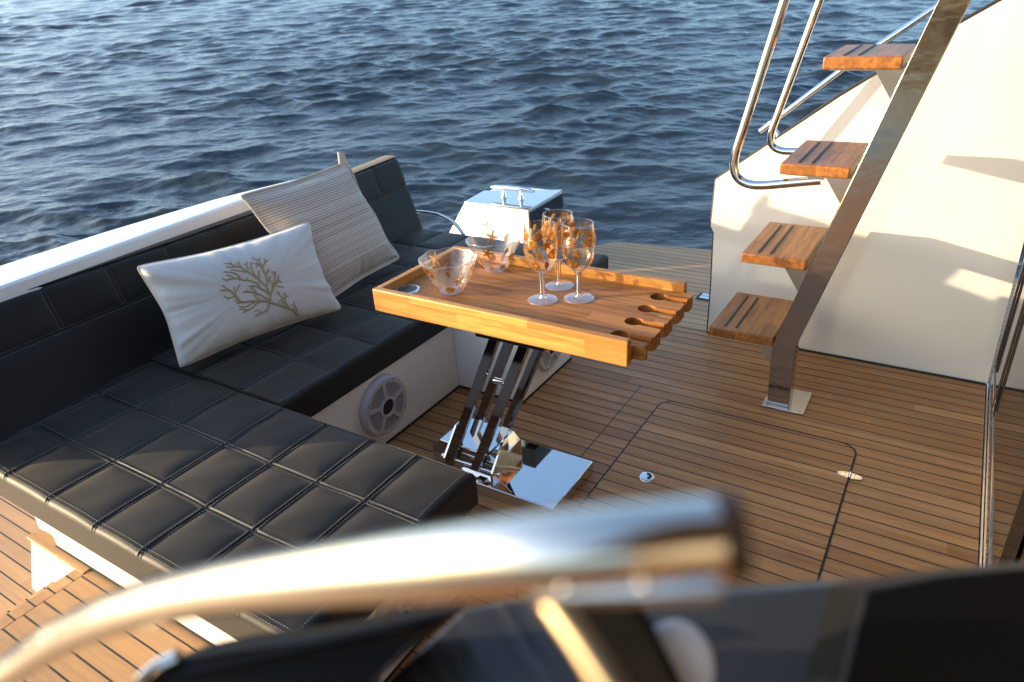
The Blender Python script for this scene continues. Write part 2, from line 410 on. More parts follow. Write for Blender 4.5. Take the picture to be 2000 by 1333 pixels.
scene.cycles.use_denoising = True; scene.cycles.sample_clamp_indirect = 8.0
scene.render.film_transparent = False

# ------------------------------------------------------------------ sea
def build_sea():
    head = math.atan2(.748, -.492)
    fine = np.radians(np.arange(-56, 56.01, .16)); back = np.radians(np.arange(60, 300.5, 4.0))
    th = np.concatenate([fine, back]) + head
    rs = [1.2]
    while rs[-1] < 4200: rs.append(rs[-1] + max(.022, rs[-1] ** 2 / 7500, 0 if rs[-1] < 400 else rs[-1] * .12))
    rs = np.array(rs); nr, na = len(rs), len(th)
    X = rs[:, None] * np.cos(th)[None]; Y = rs[:, None] * np.sin(th)[None]
    cell = np.maximum(.03, np.gradient(rs))[:, None]
    Z = np.zeros_like(X); DX = np.zeros_like(X); DY = np.zeros_like(X)
    r2 = np.random.default_rng(5); N = 170
    lam = np.exp(r2.uniform(math.log(.07), math.log(1.6), N))
    for l in lam:
        a = r2.normal(head + math.radians(172), math.radians(27)); k = 2 * PI / l
        amp = .0026 * l ** .84 * r2.uniform(.4, 1.4) * (1.0 + .7 * math.exp(-(math.log(l / .75) / .45) ** 2)) 
        ph = r2.uniform(0, 2 * PI); wgt = np.clip((l / cell - 2.2) / 2.5, 0, 1)
        arg = k * (X * math.cos(a) + Y * math.sin(a)) + ph
        Z += wgt * amp * np.cos(arg); s = wgt * amp * .95 * np.sin(arg)
        DX -= s * math.cos(a); DY -= s * math.sin(a)
    # gusts: patches of steeper and calmer water
    g = np.zeros_like(X)
    for i in range(8):
        a = r2.uniform(0, 2 * PI); k = 2 * PI / r2.uniform(3.5, 14); g += np.sin(k * (X * math.cos(a) + Y * math.sin(a)) + r2.uniform(0, 6))
    g = 1.0 + .13 * g
    tilt = np.tan(np.radians(6.5)) * (X * math.cos(head) + Y * math.sin(head))
    P = np.stack([X + DX * g, Y + DY * g, -1.16 + Z * g + tilt], -1)
    me = bpy.data.meshes.new('water'); n = nr * na
    idx = np.arange(n).reshape(nr, na)
    a = idx[:-1, :]; b = idx[1:, :]; a2 = np.roll(a, -1, 1); b2 = np.roll(b, -1, 1)
    F = np.stack([a, b, b2, a2], -1).reshape(-1, 4)
    me.vertices.add(n); me.vertices.foreach_set('co', P.reshape(-1).astype(np.float32))
    nf = len(F); me.loops.add(nf * 4); me.loops.foreach_set('vertex_index', F.reshape(-1).astype(np.int32))
    me.polygons.add(nf); me.polygons.foreach_set('loop_start', np.arange(0, nf * 4, 4, dtype=np.int32))
    me.polygons.foreach_set('use_smooth', np.ones(nf, bool)); me.update(calc_edges=True)
    me.materials.append(MT['water']); o = bpy.data.objects.new('water', me); COL.objects.link(o); struct(o)
build_sea()

# ------------------------------------------------------------------ decks
b = MB(); b.prism([(-.60, -1.6, 0), (1.44, -1.6, 0), (1.44, 1.70, 0), (.258, 1.70, 0), (.258, 2.985, 0), (-2.0, 2.985, 0), (-2.0, .6505, 0), (-.60, .6505, 0)], (0, 0, -.05)); struct(b.build('deck', MT['deck'], None, False))
b = MB(); b.prism([(-2.0, -1.6, 0), (-.603, -1.6, 0), (-.603, .648, 0), (-2.0, .648, 0)], (0, 0, -.05)); struct(b.build('boarding_deck', MT['terr'], None, False))  # same cockpit deck; paler teak colour stands in for sunlight here
b = MB(); b.prism([(-2.35, 2.992, 0), (.9, 2.992, 0), (.9, 4.33, 0), (-1.19, 4.108, 0), (-1.70, 4.045, 0), (-1.80, 4.015, 0), (-1.90, 3.90, 0), (-2.05, 3.72, 0)], (0, 0, -.06)); struct(b.build('terrace', MT['terr'], None, False))
b = MB(); b.prism([(-3.4, -2.0, -.34), (-1.9, -2.0, -.34), (-1.9, 1.2, -.34), (-3.4, 1.2, -.34)], (0, 0, -.08)); struct(b.build('swim_platform', MT['terr'], None, False))
# hull below the decks
b = MB(); b.prism([(-2.0, -1.6, -.052), (1.6, -1.6, -.052), (1.6, 2.97, -.052), (-2.0, 2.97, -.052)], (0, 0, -1.6)); o = b.build('hull', MT['white'], None, False)
tag(o, 'white boat hull below the teak cockpit deck', 'hull')

# hatch in the deck
def rrect(x0, y0, x1, y1, r, z, n=8):
    out = []
    for cx, cy, a0 in ((x1 - r, y1 - r, 0), (x0 + r, y1 - r, 90), (x0 + r, y0 + r, 180), (x1 - r, y0 + r, 270)):
        for k in range(n + 1):
            a = math.radians(a0 + 90 * k / n); out.append((cx + r * math.cos(a), cy + r * math.sin(a), z))
    return out
h = thing('deck_hatch', 'large teak hatch with rounded corners set flush in the cockpit floor', 'hatch', (-.465, 1.75, 0))
b = MB(); b.prism(rrect(-.828, 1.15, -.106, 2.333, .062, .0005), (0, 0, .0012)); b.build('gasket', MT['caulk'], h, False)
b = MB(); b.prism(rrect(-.8210, 1.157, -.1125, 2.3215, .056, .0018), (0, 0, .0022)); b.build('lid', MT['deck2'], h, False)
# latch
lc = np.array(on_z(1263, 932, .004))
b = MB(); b.lathe([(0, .0035), (.018, .0035), (.0235, .003), (.026, .0012), (.0265, 0)], tuple(lc), 40)
lt = b.build('latch', MT['chrome'], h)
b = MB()
for a0, a1, r0, r1 in ((20, 110, .008, .019), (-60, 10, .006, .017)):
    ps = [(lc[0] + r1 * math.cos(math.radians(a0 + (a1 - a0) * k / 8)), lc[1] + r1 * math.sin(math.radians(a0 + (a1 - a0) * k / 8)), .0082) for k in range(9)]
    ps += [(lc[0] + r0 * math.cos(math.radians(a1 - (a1 - a0) * k / 8)), lc[1] + r0 * math.sin(math.radians(a1 - (a1 - a0) * k / 8)), .0082) for k in range(9)]
    b.prism(ps, (0, 0, .0006))
b.build('finger_recess', MT['rubber'], lt, False)
# hinge
hx, hy = -.108, 2.138
def hleaf(sx):
    ps = [(hx + sx * .004, hy - .016), (hx + sx * .012, hy - .016), (hx + sx * .034, hy - .009), (hx + sx * .039, hy), (hx + sx * .034, hy + .009), (hx + sx * .012, hy + .016), (hx + sx * .004, hy + .016)]
    return [(p[0], p[1], .0042) for p in ps]
hg = None
b = MB(); b.prism(hleaf(-1), (0, 0, .0025)); b.prism(hleaf(1), (0, 0, .0025)); hg = b.build('hinge', MT['brushed'], h, True, .0006)
b = MB(); b.tube([(hx, hy - .016, .0065), (hx, hy + .016, .0065)], .0042, 12); b.build('hinge_pin', MT['chrome'], hg)
for sx in (-1, 1):
    for (dx, dy) in ((.014, .009), (.014, -.009), (.031, 0)):
        b = MB(); b.lathe([(0, .0006), (.0028, .0006), (.003, 0)], (hx + sx * dx, hy + dy, .0068), 12); b.build('screw', MT['dchrome'], hg)

# ------------------------------------------------------------------ corner sofa
sofa = thing('corner_sofa', 'built-in corner sofa in quilted black leather with white base', 'sofa', (-1.8, 1.3, 0))
ZT, ZB = .414, .305
XS = [-2.22, -2.03, -1.815, -1.60, -1.412, -1.238, -1.074]; YS = [.733, .935, 1.155, 1.394, 1.61, 1.83, 2.05, 2.28, 2.52]
XS_far = [-2.2, -2.03, -1.815, -1.62, -1.45]
def fine_axis(a, c, seams, step=.016):
    s = set(np.round(np.linspace(a, c, int((c - a) / step) + 2), 4))
    for q in seams:
        for d in (0, .0018, .0036, .0055, .008, .011, .016, .023, .032):
            for sg in (-1, 1):
                if a < q + sg * d < c: s.add(round(q + sg * d, 4))
    for d in (.0015, .004, .008, .013, .019, .026): s.add(round(a + d, 4)); s.add(round(c - d, 4))
    arr = sorted(s); out = [arr[0]]
    for q in arr[1:]:
        if q - out[-1] > .0011: out.append(q)
    return np.array(out)
def cushion(x0, y0, x1, y1, xs, ys, edges, name, seed):
    """quilted slab; edges = which sides are rounded free edges (l,r,f,b)"""
    r_ = np.random.default_rng(seed); ph = r_.uniform(0, 6, 8)
    ax = fine_axis(x0, x1, xs); ay = fine_axis(y0, y1, ys)
    X, Y = np.meshgrid(ax, ay, indexing='ij')
    wx = .0025 * np.sin(9 * Y + ph[0]); wy = .0025 * np.sin(8 * X + ph[1])
    dx = np.min([np.abs(X + wx - q) for q in xs if x0 < q < x1] + [np.full_like(X, 9.)], axis=0)
    dy = np.min([np.abs(Y + wy - q) for q in ys if y0 < q < y1] + [np.full_like(X, 9.)], axis=0)
    ex = np.full_like(X, 9.)
    if 'l' in edges: ex = np.minimum(ex, X - x0)
    if 'r' in edges: ex = np.minimum(ex, x1 - X)
    if 'f' in edges: ex = np.minimum(ex, Y - y0)
    if 'b' in edges: ex = np.minimum(ex, y1 - Y)
    puff = lambda d: 1 - np.exp(-d / .024)
    hx, hy = puff(dx), puff(dy)
    H = .0118 * np.minimum(hx, hy) ** 1.0 * (.5 + .5 * np.maximum(hx, hy))
    weld = .0035 * (np.exp(-((np.minimum(dx, dy) - .0058) / .0026) ** 2))  # raised seam lips
    puffedge = 1 - np.exp(-ex / .06)
    wr = .0005 * np.sin(31 * X + 17 * Y + ph[2]) * np.sin(23 * Y - 13 * X + ph[3]) + .0004 * np.sin(57 * X - 41 * Y + ph[4])
    Z = ZT - .013 + H * (.35 + .65 * puffedge) + weld + wr * np.minimum(hx, hy)
    rr = .016; e = np.clip(ex, 0, rr); Z -= rr - np.sqrt(np.maximum(rr ** 2 - (rr - e) ** 2, 0))
    P = np.stack([X, Y, Z], -1)
    m = MB(); m.grid(P)
    # skirt
    n, k = X.shape
    ring = [(i, 0) for i in range(n)] + [(n - 1, j) for j in range(1, k)] + [(i, k - 1) for i in range(n - 2, -1, -1)] + [(0, j) for j in range(k - 2, 0, -1)]
    top = [P[i, j] for i, j in ring]; L = len(top)
    mid = [(p[0], p[1], ZT - .06) for p in top]; bot = [(p[0], p[1], ZB) for p in top]
    fs = [(i, (i + 1) % L, L + (i + 1) % L, L + i) for i in range(L)] + [(L + i, L + (i + 1) % L, 2 * L + (i + 1) % L, 2 * L + i) for i in range(L)] + [tuple(range(2 * L, 3 * L))]
    m.add([tuple(p) for p in top] + mid + bot, fs)
    o = m.build(name, MT['leather'], sofa, True, angle=50)
    # stitches
    def zat(x, y):
        i = np.clip(np.searchsorted(ax, x), 0, len(ax) - 1); j = np.clip(np.searchsorted(ay, y), 0, len(ay) - 1); return P[i, j, 2]
    s = MB()
    def run(p, q):
        p = np.array(p); q = np.array(q); Ln = np.linalg.norm(q - p); d = (q - p) / Ln; nn = np.array([-d[1], d[0]])
        k = int(Ln / .0085)
        for i in range(k):
            a = p + d * (i * .0085 + .0014); e = a + d * .0056
            za, ze = zat(*a) + .0006, zat(*e) + .0006
            w_ = nn * .0009
            s.add([(a[0] - w_[0], a[1] - w_[1], za), (a[0] + w_[0], a[1] + w_[1], za), (e[0] + w_[0], e[1] + w_[1], ze), (e[0] - w_[0], e[1] - w_[1], ze),
                   ((a[0] + e[0]) / 2, (a[1] + e[1]) / 2, (za + ze) / 2 + .0012)], [(0, 1, 4), (1, 2, 4), (2, 3, 4), (3, 0, 4)])
    for q in xs:
        if x0 < q < x1:
            for o_ in (-.0062, .0062): run((q + o_, y0 + .012), (q + o_, y1 - .012))
    for q in ys:
        if y0 < q < y1:
            for o_ in (-.0062, .0062): run((x0 + .012, q + o_), (x1 - .012, q + o_))
    if 'f' in edges:
        for o_ in (.012, .022): run((x0 + .01, y0 + o_), (x1 - .01, y0 + o_))
    if 'r' in edges:
        for o_ in (.012, .022): run((x1 - o_, y0 + .01), (x1 - o_, y1 - .01))
    if s.v: s.build('stitching', MT['thread'], o, False)
    return o
cushion(-2.30, .548, -.898, 1.157, XS, YS, 'rfb', 'seat_cushion', 1)
cushion(-2.40, 1.160, -1.617, 2.046, XS, YS, 'r', 'seat_cushion', 2)
cushion(-2.42, 2.049, -1.268, 2.765, XS_far, YS, 'rfb', 'seat_cushion', 3)
# base
b = MB(); b.box((-2.2, .645, .002), (-.952, 1.10, ZB - .001)); b.box((-2.36, 1.10, .002), (-1.628, 2.045, ZB - .001)); b.box((-2.36, 2.045, .002), (-1.316, 2.475, ZB - .001))
b.build('base', MT['white'], sofa, True, .004)
b = MB(); b.box((-2.2, .641, .001), (-.948, .644, .009)); b.box((-.951, .645, .001), (-.948, 1.10, .009)); b.box((-1.627, 1.10, .001), (-1.6235, 2.041, .009)); b.box((-1.627, 2.0405, .001), (-1.312, 2.0445, .009)); b.box((-1.3155, 2.045, .001), (-1.312, 2.475, .009))
b.build('base_seal', MT['caulk'], sofa, False)
# backrest
def lerp(tab, y):
    return float(np.interp(y, [t[0] for t in tab], [t[1] for t in tab]))
BB = [(.45, -2.215), (.635, -2.228), (1.28, -2.300), (1.9, -2.325), (2.787, -2.344)]; BT = [(.45, -2.375), (.82, -2.384), (1.4, -2.382), (1.96, -2.392), (2.49, -2.45), (2.787, -2.462)]
BZ = [(.45, .745), (2.2, .745), (2.787, .763)]
ysb = sorted(set(np.round(np.linspace(.47, 2.787, 120), 4)))
vseam = [.728, .941, 1.155, 1.380, 1.60, 1.82, 2.05, 2.30, 2.572]
for q in vseam:
    ysb += [q + d for d in (-.03, -.02, -.012, -.007, -.003, 0, .003, .007, .012, .02, .03)]
ysb = np.array(sorted(ysb)); ts = np.array(sorted(set(list(np.linspace(0, 1, 34)) + [.60 + d for d in (-.06, -.04, -.025, -.012, 0, .012, .025, .04, .06)] + [.94, .96, .975, .99])))
rows = []
for y in ysb:
    xb, xt, zt = lerp(BB, y), lerp(BT, y), lerp(BZ, y); row = []
    dseam = min(abs(y - q) for q in vseam)
    for t in ts:
        x = xb + (xt - xb) * t; z = .40 + (zt - .40) * t
        pv = 1 - math.exp(-dseam / .02) if t > .60 else 1.0
        ph_ = 1 - math.exp(-abs(t - .60) * .345 / .02)
        out = .007 * min(pv, ph_) + .012 * math.sin(PI * min(1, t / .6) * .5) * 0
        e = (1 - t) * .36; rr = .02
        if e < rr: out -= rr - math.sqrt(max(0, rr * rr - (rr - e) ** 2))
        ey = 2.787 - y
        if ey < rr: out -= rr - math.sqrt(max(0, rr * rr - (rr - ey) ** 2))
        row.append((x + out * .92, y, z + out * .38))
    # top surface going back
    for d, dz in ((.012, .004), (.04, .006), (.085, .004), (.11, -.004), (.112, -.06), (.112, -.30)):
        row.append((xt - d, y, zt + dz))
    rows.append(row)
m = MB(); A = np.array(rows); m.grid(A, True)
for k in (0, -1):
    e = [tuple(p) for p in A[k]]; m.add(e, [tuple(range(len(e)))])
bk = m.build('backrest', MT['leather'], sofa, True, angle=45)
s = MB()
def bpt(y, t):
    xb, xt, zt = lerp(BB, y), lerp(BT, y), lerp(BZ, y); return np.array([xb + (xt - xb) * t + .0052, y, .40 + (zt - .40) * t + .0022])
def dash(pts):
    for i in range(len(pts) - 1):
        p, q = np.array(pts[i]), np.array(pts[i + 1])
        if i % 2 == 0: s.tube([p, q], .0007, 4)
for q in vseam:
    for o_ in (-.006, .006): dash([bpt(q + o_, t) for t in np.linspace(.62, .97, 50)])
for o_ in (-.016, .016): dash([bpt(y, .60 + o_) for y in np.arange(.5, 2.77, .005)])
s.build('stitching', MT['thread'], bk, False)
# speakers / round vents
def speaker(c, nrm, rad, name='speaker', depth=.028):
    nrm = Vector(nrm); up = Vector((0, 0, 1)); sx = up.cross(nrm).normalized(); c = Vector(c)
    def P(a, r, d): return tuple(c + sx * (r * math.cos(a)) + up * (r * math.sin(a)) + nrm * d)
    def ring(prof, seg=64):
        m = MB(); vs = [P(2 * PI * k / seg, r, d) for r, d in prof for k in range(seg)]
        n = len(prof); fs = [(i * seg + k, i * seg + (k + 1) % seg, (i + 1) * seg + (k + 1) % seg, (i + 1) * seg + k) for i in range(n - 1) for k in range(seg)]
        return m.add(vs, fs)
    m = ring([(rad * 1.0, 0), (rad * 1.0, depth * .35), (rad * .97, depth * .7), (rad * .93, depth), (rad * .80, depth * 1.0), (rad * .78, depth * .8)])
    sp = m.build(name, MT['spk'], sofa)
    m = ring([(rad * .79, depth * .72), (0.0001, depth * .72)]); m.build('backing', MT['hole'], sp)
    m = MB()
    ri, ro, t0, t1 = rad * .24, rad * .80, depth * .74, depth * 1.12
    nsp = 5
    m2 = ring([(rad * .35, depth * .74), (rad * .35, depth * 1.2), (rad * .27, depth * 1.25), (rad * .25, depth * .9)]); m.add(m2.v, m2.f)
    for k in range(nsp):
        a = 2 * PI * k / nsp + .35
        pts = []; 
        for sgn in (1, -1):
            rr = np.linspace(rad * .30, rad * .84, 7)
            if sgn < 0: rr = rr[::-1]
            for q in rr:
                hw = .055 + .04 * ((q / rad - .3) / .5) ** 2 + .03 * (1 - (q / rad - .3) / .54)
                pts.append((a + sgn * hw * rad * .8 / q * .9, q))
        m.prism([P(aa, q, depth * .76) for aa, q in pts], tuple(nrm * depth * .4))
    # slats clipped to the ring
    for i in range(-11, 12):
        yy = i * rad * .088; h = math.sqrt(max(0, (rad * .79) ** 2 - yy ** 2)); th = math.radians(28)
        if h < .01: continue
        for (p, q) in ((-h, -math.sqrt(max(0, (rad * .3) ** 2 - yy ** 2)) if abs(yy) < rad * .3 else 0), (math.sqrt(max(0, (rad * .3) ** 2 - yy ** 2)) if abs(yy) < rad * .3 else 0, h)):
            def Q(a_, b_, d): return tuple(c + sx * (a_ * math.cos(th) - b_ * math.sin(th)) + up * (a_ * math.sin(th) + b_ * math.cos(th)) + nrm * d)
            hw = rad * .0165
            m.prism([Q(p, yy - hw, depth * .76), Q(q, yy - hw, depth * .76), Q(q, yy + hw, depth * .76), Q(p, yy + hw, depth * .76)], tuple(nrm * depth * .16))
    m.build('grille', MT['spk'], sp, True, angle=30)
    m = ring([(rad * .255, depth * 1.0), (rad * .15, depth * 1.02), (.0001, depth * 1.02)], 32); m.build('hub', MT['rubber'], sp)
    for k in range(4):
        m = MB(); a = PI / 4 + k * PI / 2 + .3; cc = Vector(P(a, rad * .88, depth))
        vs = [tuple(cc + sx * (.0035 * math.cos(q)) + up * (.0035 * math.sin(q)) + nrm * .001) for q in np.linspace(0, 2 * PI, 13)[:-1]]
        m.add(vs, [tuple(range(12))]); m.build('screw', MT['hole'], sp)
    return sp
speaker((-1.6275, 1.580, .168), (1, 0, 0), .118)
speaker((-1.3155, 2.272, .150), (1, 0, 0), .100, depth=.018)
speaker((-.9515, .86, .150), (1, 0, 0), .095, depth=.018)

# ------------------------------------------------------------------ bulwark / coaming
bw = thing('bulwark', 'curved white bulwark coaming behind the sofa backrest', 'bulwark', (-2.5, 1.3, 0))
CI = [(.40, -2.375), (.84, -2.395), (1.29, -2.420), (1.85, -2.452), (2.15, -2.47), (2.30, -2.475)]; CO = [(.40, -2.60), (.94, -2.61), (1.3, -2.61), (1.75, -2.58), (2.0, -2.53), (2.15, -2.50), (2.30, -2.485)]; CZ = [(.4, .78), (.84, .785), (1.29, .793), (1.85, .80), (2.15, .80), (2.30, .785)]
rows = []
for y in np.linspace(.40, 2.30, 60):
    xi, xo, z = lerp(CI, y), lerp(CO, y), lerp(CZ, y); r = min(.007, (xi - xo) * .45)
    row = [(xi + .004, y, .45), (xi + .003, y, z - r)] + [(xi - r + r * math.cos(a), y, z - r + r * math.sin(a)) for a in np.linspace(.2, PI / 2, 6)]
    row += [(xo + r - r * math.cos(a), y, z - r + r * math.sin(a)) for a in np.linspace(PI / 2, .1, 6)[:]]
    row += [(xo - .01, y, .40), (xo + .06, y, .38)]
    rows.append(row)
A = np.array(rows); m = MB(); m.grid(A)
for k in (0, -1):
    e = [tuple(p) for p in A[k]]; m.add(e, [tuple(range(len(e)))])
m.build('coaming', MT['white'], bw, True, angle=50)
# hull side under it
m = MB(); m.prism([(-2.61, .75, .40), (-2.45, .75, .40), (-2.38, .75, .0), (-2.56, .75, -.35), (-2.60, .75, -.8), (-2.66, .75, -.3)], (0, 2.1, 0)); m.build('hull_side', MT['white'], bw, False)
m = MB(); m.prism([(-2.336, .626, -.0065), (-2.004, .626, -.0065), (-2.004, .626, -.45), (-2.60, .626, -.45), (-2.556, .626, -.33)], (0, 2.0, 0)); m.build('end_panel', MT['white'], bw, True, .004)
m = MB(); m.box((-2.340, .618, -.0060), (-2.004, .664, .004)); m.build('cap_strip', MT['cap'], bw, True, .002)

# steps down to the platform
st = thing('boarding_steps', 'two teak treads stepping down beside the white panel at lower left', 'steps', (-2.1, .2, -.34))
m = MB(); m.box((-2.05, -1.6, -.10), (-2.0005, .622, .0005)); m.build('step_nosing', MT['terr'], st, True, .003)
m = MB(); m.box((-2.295, -1.6, -.205), (-2.0, .622, -.17)); m.build('tread', MT['terr'], st, True, .003)
m = MB(); m.box((-2.27, -1.6, -.338), (-2.03, .622, -.2055)); m.build('riser', MT['white'], st, False)

# ------------------------------------------------------------------ cleat housing beyond the sofa
cb = thing('mooring_locker', 'white sunlit locker with polished steel lid beyond the sofa end', 'locker', (-2.2, 3.45, 0))
YL = 3.30
fl, frr, fm = on_y(907, 397, YL), on_y(1032, 410, YL), on_y(880, 450, YL)
ZL = (fl[2] + frr[2]) / 2; slx = (fm[0] - fl[0]) / (fl[2] - fm[2])
fr = [(fl[0], YL, ZL), (frr[0], YL, ZL), (frr[0] + .006, YL, .0), (fl[0] + slx * ZL, YL, .0)]
bkr = on_z(1095, 373, ZL); bkl = on_z(945, 375, ZL)
m = MB(); m.prism(fr, (-.018, bkr[1] - YL, 0)); m.build('body', MT['white'], cb, True, .004)
m = MB(); m.prism([(frr[0] + .003, YL + .006, ZL - .012), (bkr[0] + .003, bkr[1], ZL - .012), (bkr[0] + .009, bkr[1], .0), (frr[0] + .009, YL + .006, .0)], (.012, 0, 0)); m.build('side_panel', MT['gloss'], cb, True, .002)
m = MB(); m.prism([(fl[0] + .004, YL - .008, ZL + .0015), (frr[0] + .012, YL - .008, ZL + .0015), (bkr[0] + .012, bkr[1], ZL + .0015), (bkl[0], bkl[1], ZL + .0015)], (0, 0, .007)); m.build('lid', MT['mirror'], cb, True, .002)
f1, f2 = on_z(985, 384, ZL + .01), on_z(1018, 388, ZL + .01); yb = (f1[1] + f2[1]) / 2; zb = ZL + .0085
e1, e2 = on_y(960, 366, yb), on_y(1043, 372, yb); zc = (e1[2] + e2[2]) / 2
m = MB(); bar = [(e1[0], yb, zc - .003), (e1[0] + .03, yb, zc), (f1[0], yb, zc + .003), (f2[0], yb, zc + .003), (e2[0] - .03, yb, zc), (e2[0], yb, zc - .003)]
m.tube(bar, [.007, .0125, .0145, .0145, .0125, .007], 16)
for x in (f1[0], f2[0]): m.tube([(x, yb, zb), (x, yb, zb + .007), (x, yb, zb + .018), (x, yb, zc)], [.020, .0195, .011, .0095], 16)
m.build('cleat', MT['chrome'], cb)
bc = np.array(on_y(947, 438, YL)); k_ = 1.12
m = MB(); vs = [(bc[0] + .019 * k_ * math.cos(a), YL - .0025, bc[2] + .021 * k_ * math.sin(a)) for a in np.linspace(0, 2 * PI, 33)[:-1]]; m.prism(vs, (0, .003, 0)); bd = m.build('badge', MT['badge'], cb, False)
m = MB(); vs = [(bc[0] + .016 * k_ * math.cos(a), YL - .0032, bc[2] + .018 * k_ * math.sin(a)) for a in np.linspace(0, 2 * PI, 33)[:-1]]; m.prism(vs, (0, .002, 0)); m.build('badge_face', MT['lamp'], bd, False)
m = MB(); m.prism([(bc[0] + dx * k_, YL - .0039, bc[2] + dz * k_) for dx, dz in ((-.013, .003), (-.002, .005), (.003, .001), (.004, -.005), (-.004, -.003))], (0, .0015, 0)); m.build('emblem_red', MT['red'], bd, False)
m = MB(); m.prism([(bc[0] + dx * k_, YL - .0045, bc[2] + dz * k_) for dx, dz in ((-.002, .000), (.012, -.003), (.013, -.007), (.004, -.006), (-.003, -.004))], (0, .0018, 0)); m.build('emblem_dark', MT['black'], bd, False)
XK = frr[0] + .018; kx = on_x(1064, 410, XK)
m = MB(); m.tube(smoothpath([(XK - .004, kx[1] - .012, kx[2] + .006), (XK + .019, kx[1] - .01, kx[2] + .008), (XK + .026, kx[1], kx[2] + .002), (XK + .022, kx[1] + .012, kx[2] - .012), (XK - .004, kx[1] + .02, kx[2] - .016)]), .005, 10); m.build('fairlead', MT['chrome'], cb)
m = MB(); m.tube(smoothpath([(-2.46, 2.84, .462), (-2.36, 2.85, .462), (-2.27, 2.85, .455), (-2.19, 2.85, .425), (-2.13, 2.85, .36), (-2.12, 2.85, .30)]), .0095, 14); tag(m.build('grab_rail', MT['chrome']), 'short bent steel rail between the backrest end and white locker', 'grab rail')

# ------------------------------------------------------------------ side wing panel
wg = thing('side_panel', 'tall cream side panel with dark trimmed slanting edge behind the stair', 'panel', (-.3, 3.0, 0))
out = [lean(*p) for p in ((1382, 648), (1389, 560), (1394, 455), (1388, 442), (1390, 428), (1398, 352), (1404, 347))]
top = [lean(1640, 190), lean(1885, 42), lean(1960, 0), lean(2140, -110)]
tr = np.array([.262, 2.99 + .23 * top[-1][2], top[-1][2]]); br = np.array([.262, 2.99, 0.003]); out[0][2] = .003
poly = [tuple(p) for p in out + top + [tr, br]]
if top[-1][0] > .262:
    pass
m = MB(); m.prism(poly, (0, .045, 0)); m.build('panel', MT['cream'], wg, False)
edge = [tuple(np.array(p) + (-.003, .012, 0)) for p in out] + [tuple(np.array(p) + (-.004, .012, .006)) for p in top[:3]]
m = MB(); m.tube(edge[:8] + edge[8:], .0065, 10); m.build('edge_trim', MT['rubber'], wg)
m = MB(); m.tube([(out[0][0], 2.985, .004), (.255, 2.985, .004)], .005, 8); m.build('base_seal', MT['caulk'], wg)
ra, rb, rc = lean(1478, 262, .05), lean(1640, 140, .05), lean(1850, 0, .05)
m = MB(); m.tube([ra, rb, rc, rc + (rc - rb) * 1.2], .013, 16); wr_ = m.build('hand_rail', MT['chrome'], wg)
m = MB(); m.tube([lean(1497, 243, .05), lean(1520, 270, .02)], .009, 12); m.tube([lean(1500, 253, .05) , lean(1512, 240, .05)], .014, 12); m.build('rail_bracket', MT['chrome'], wr_)
q = lean(1516, 268, .02); m = MB(); m.tube([q, q + np.array([.002, -.001, -.006])], .015, 14); m.build('rail_foot', MT['chrome'], wr_)

# flush fitting at the terrace edge
p0 = on_z(1366, 582, .006); p1 = on_z(1388, 572, .006)
hf = thing('terrace_hinge', 'small polished steel hinge let into the teak beside the panel foot', 'hinge', (-1.0, 3.39, 0))
m = MB(); m.box((-1.035, 3.345, .001), (-.93, 3.425, .0045)); m.build('hinge_recess', MT['caulk'], hf, False)
for ya, yb_ in ((3.352, 3.384), (3.389, 3.419)):
    m = MB(); m.box((-1.02, ya, .0046), (-.94, yb_, .0075)); m.build('hinge_leaf', MT['mirror'], hf, False)

# ------------------------------------------------------------------ cabin door at the right
cd = thing('cabin', 'cabin bulkhead with dark glass door in a steel frame at the right deck edge', 'cabin', (.27, 2.0, 0))
m = MB(); m.box((.272, 1.70, 2.301), (.32, 3.3, 2.5)); m.build('header', MT['cream'], cd, False)
m = MB(); m.box((1.40, -2.6, .001), (1.46, 1.70, 2.5)); m.build('wall', MT['brown'], cd, False)  # unseen wall, added to hold back skylight from the cabin side
m = MB(); m.prism([(.12, -3., 2.501), (3.2, -3., 2.501), (3.2, 3.6, 2.501), (.12, 3.6, 2.501)], (0, 0, .08)); m.build('roof', MT['roofm'], cd, True, .01)  # unseen overhang, added to cover sky and deepen the cockpit shade
m = MB(); m.box((.311, 1.702, .001), (1.45, 2.98, 2.5)); m.build('end_wall', MT['brown'], cd, False)
m = MB(); m.box((.260, 1.70, .0), (.266, 2.975, .014)); m.build('sill', MT['brushed'], cd, True, .001)
m = MB(); m.box((.267, 1.70, .0), (.31, 2.985, .085)); m.build('bottom_rail', MT['dchrome'], cd, True, .004)
m = MB(); m.box((.272, 1.70, .087), (.30, 2.985, 2.3)); m.build('glass_pane', MT['glass'], cd, False)
for y in (2.93, 2.62):
    m = MB(); m.box((.262, y, .087), (.271, y + .022, 2.3)); m.build('mullion', MT['dchrome'], cd, True, .003)
for y in (2.35, 1.9):
    m = MB(); m.box((.2655, y, .045), (.2675, y + .006, .051)); m.build('screw', MT['chrome'], cd)

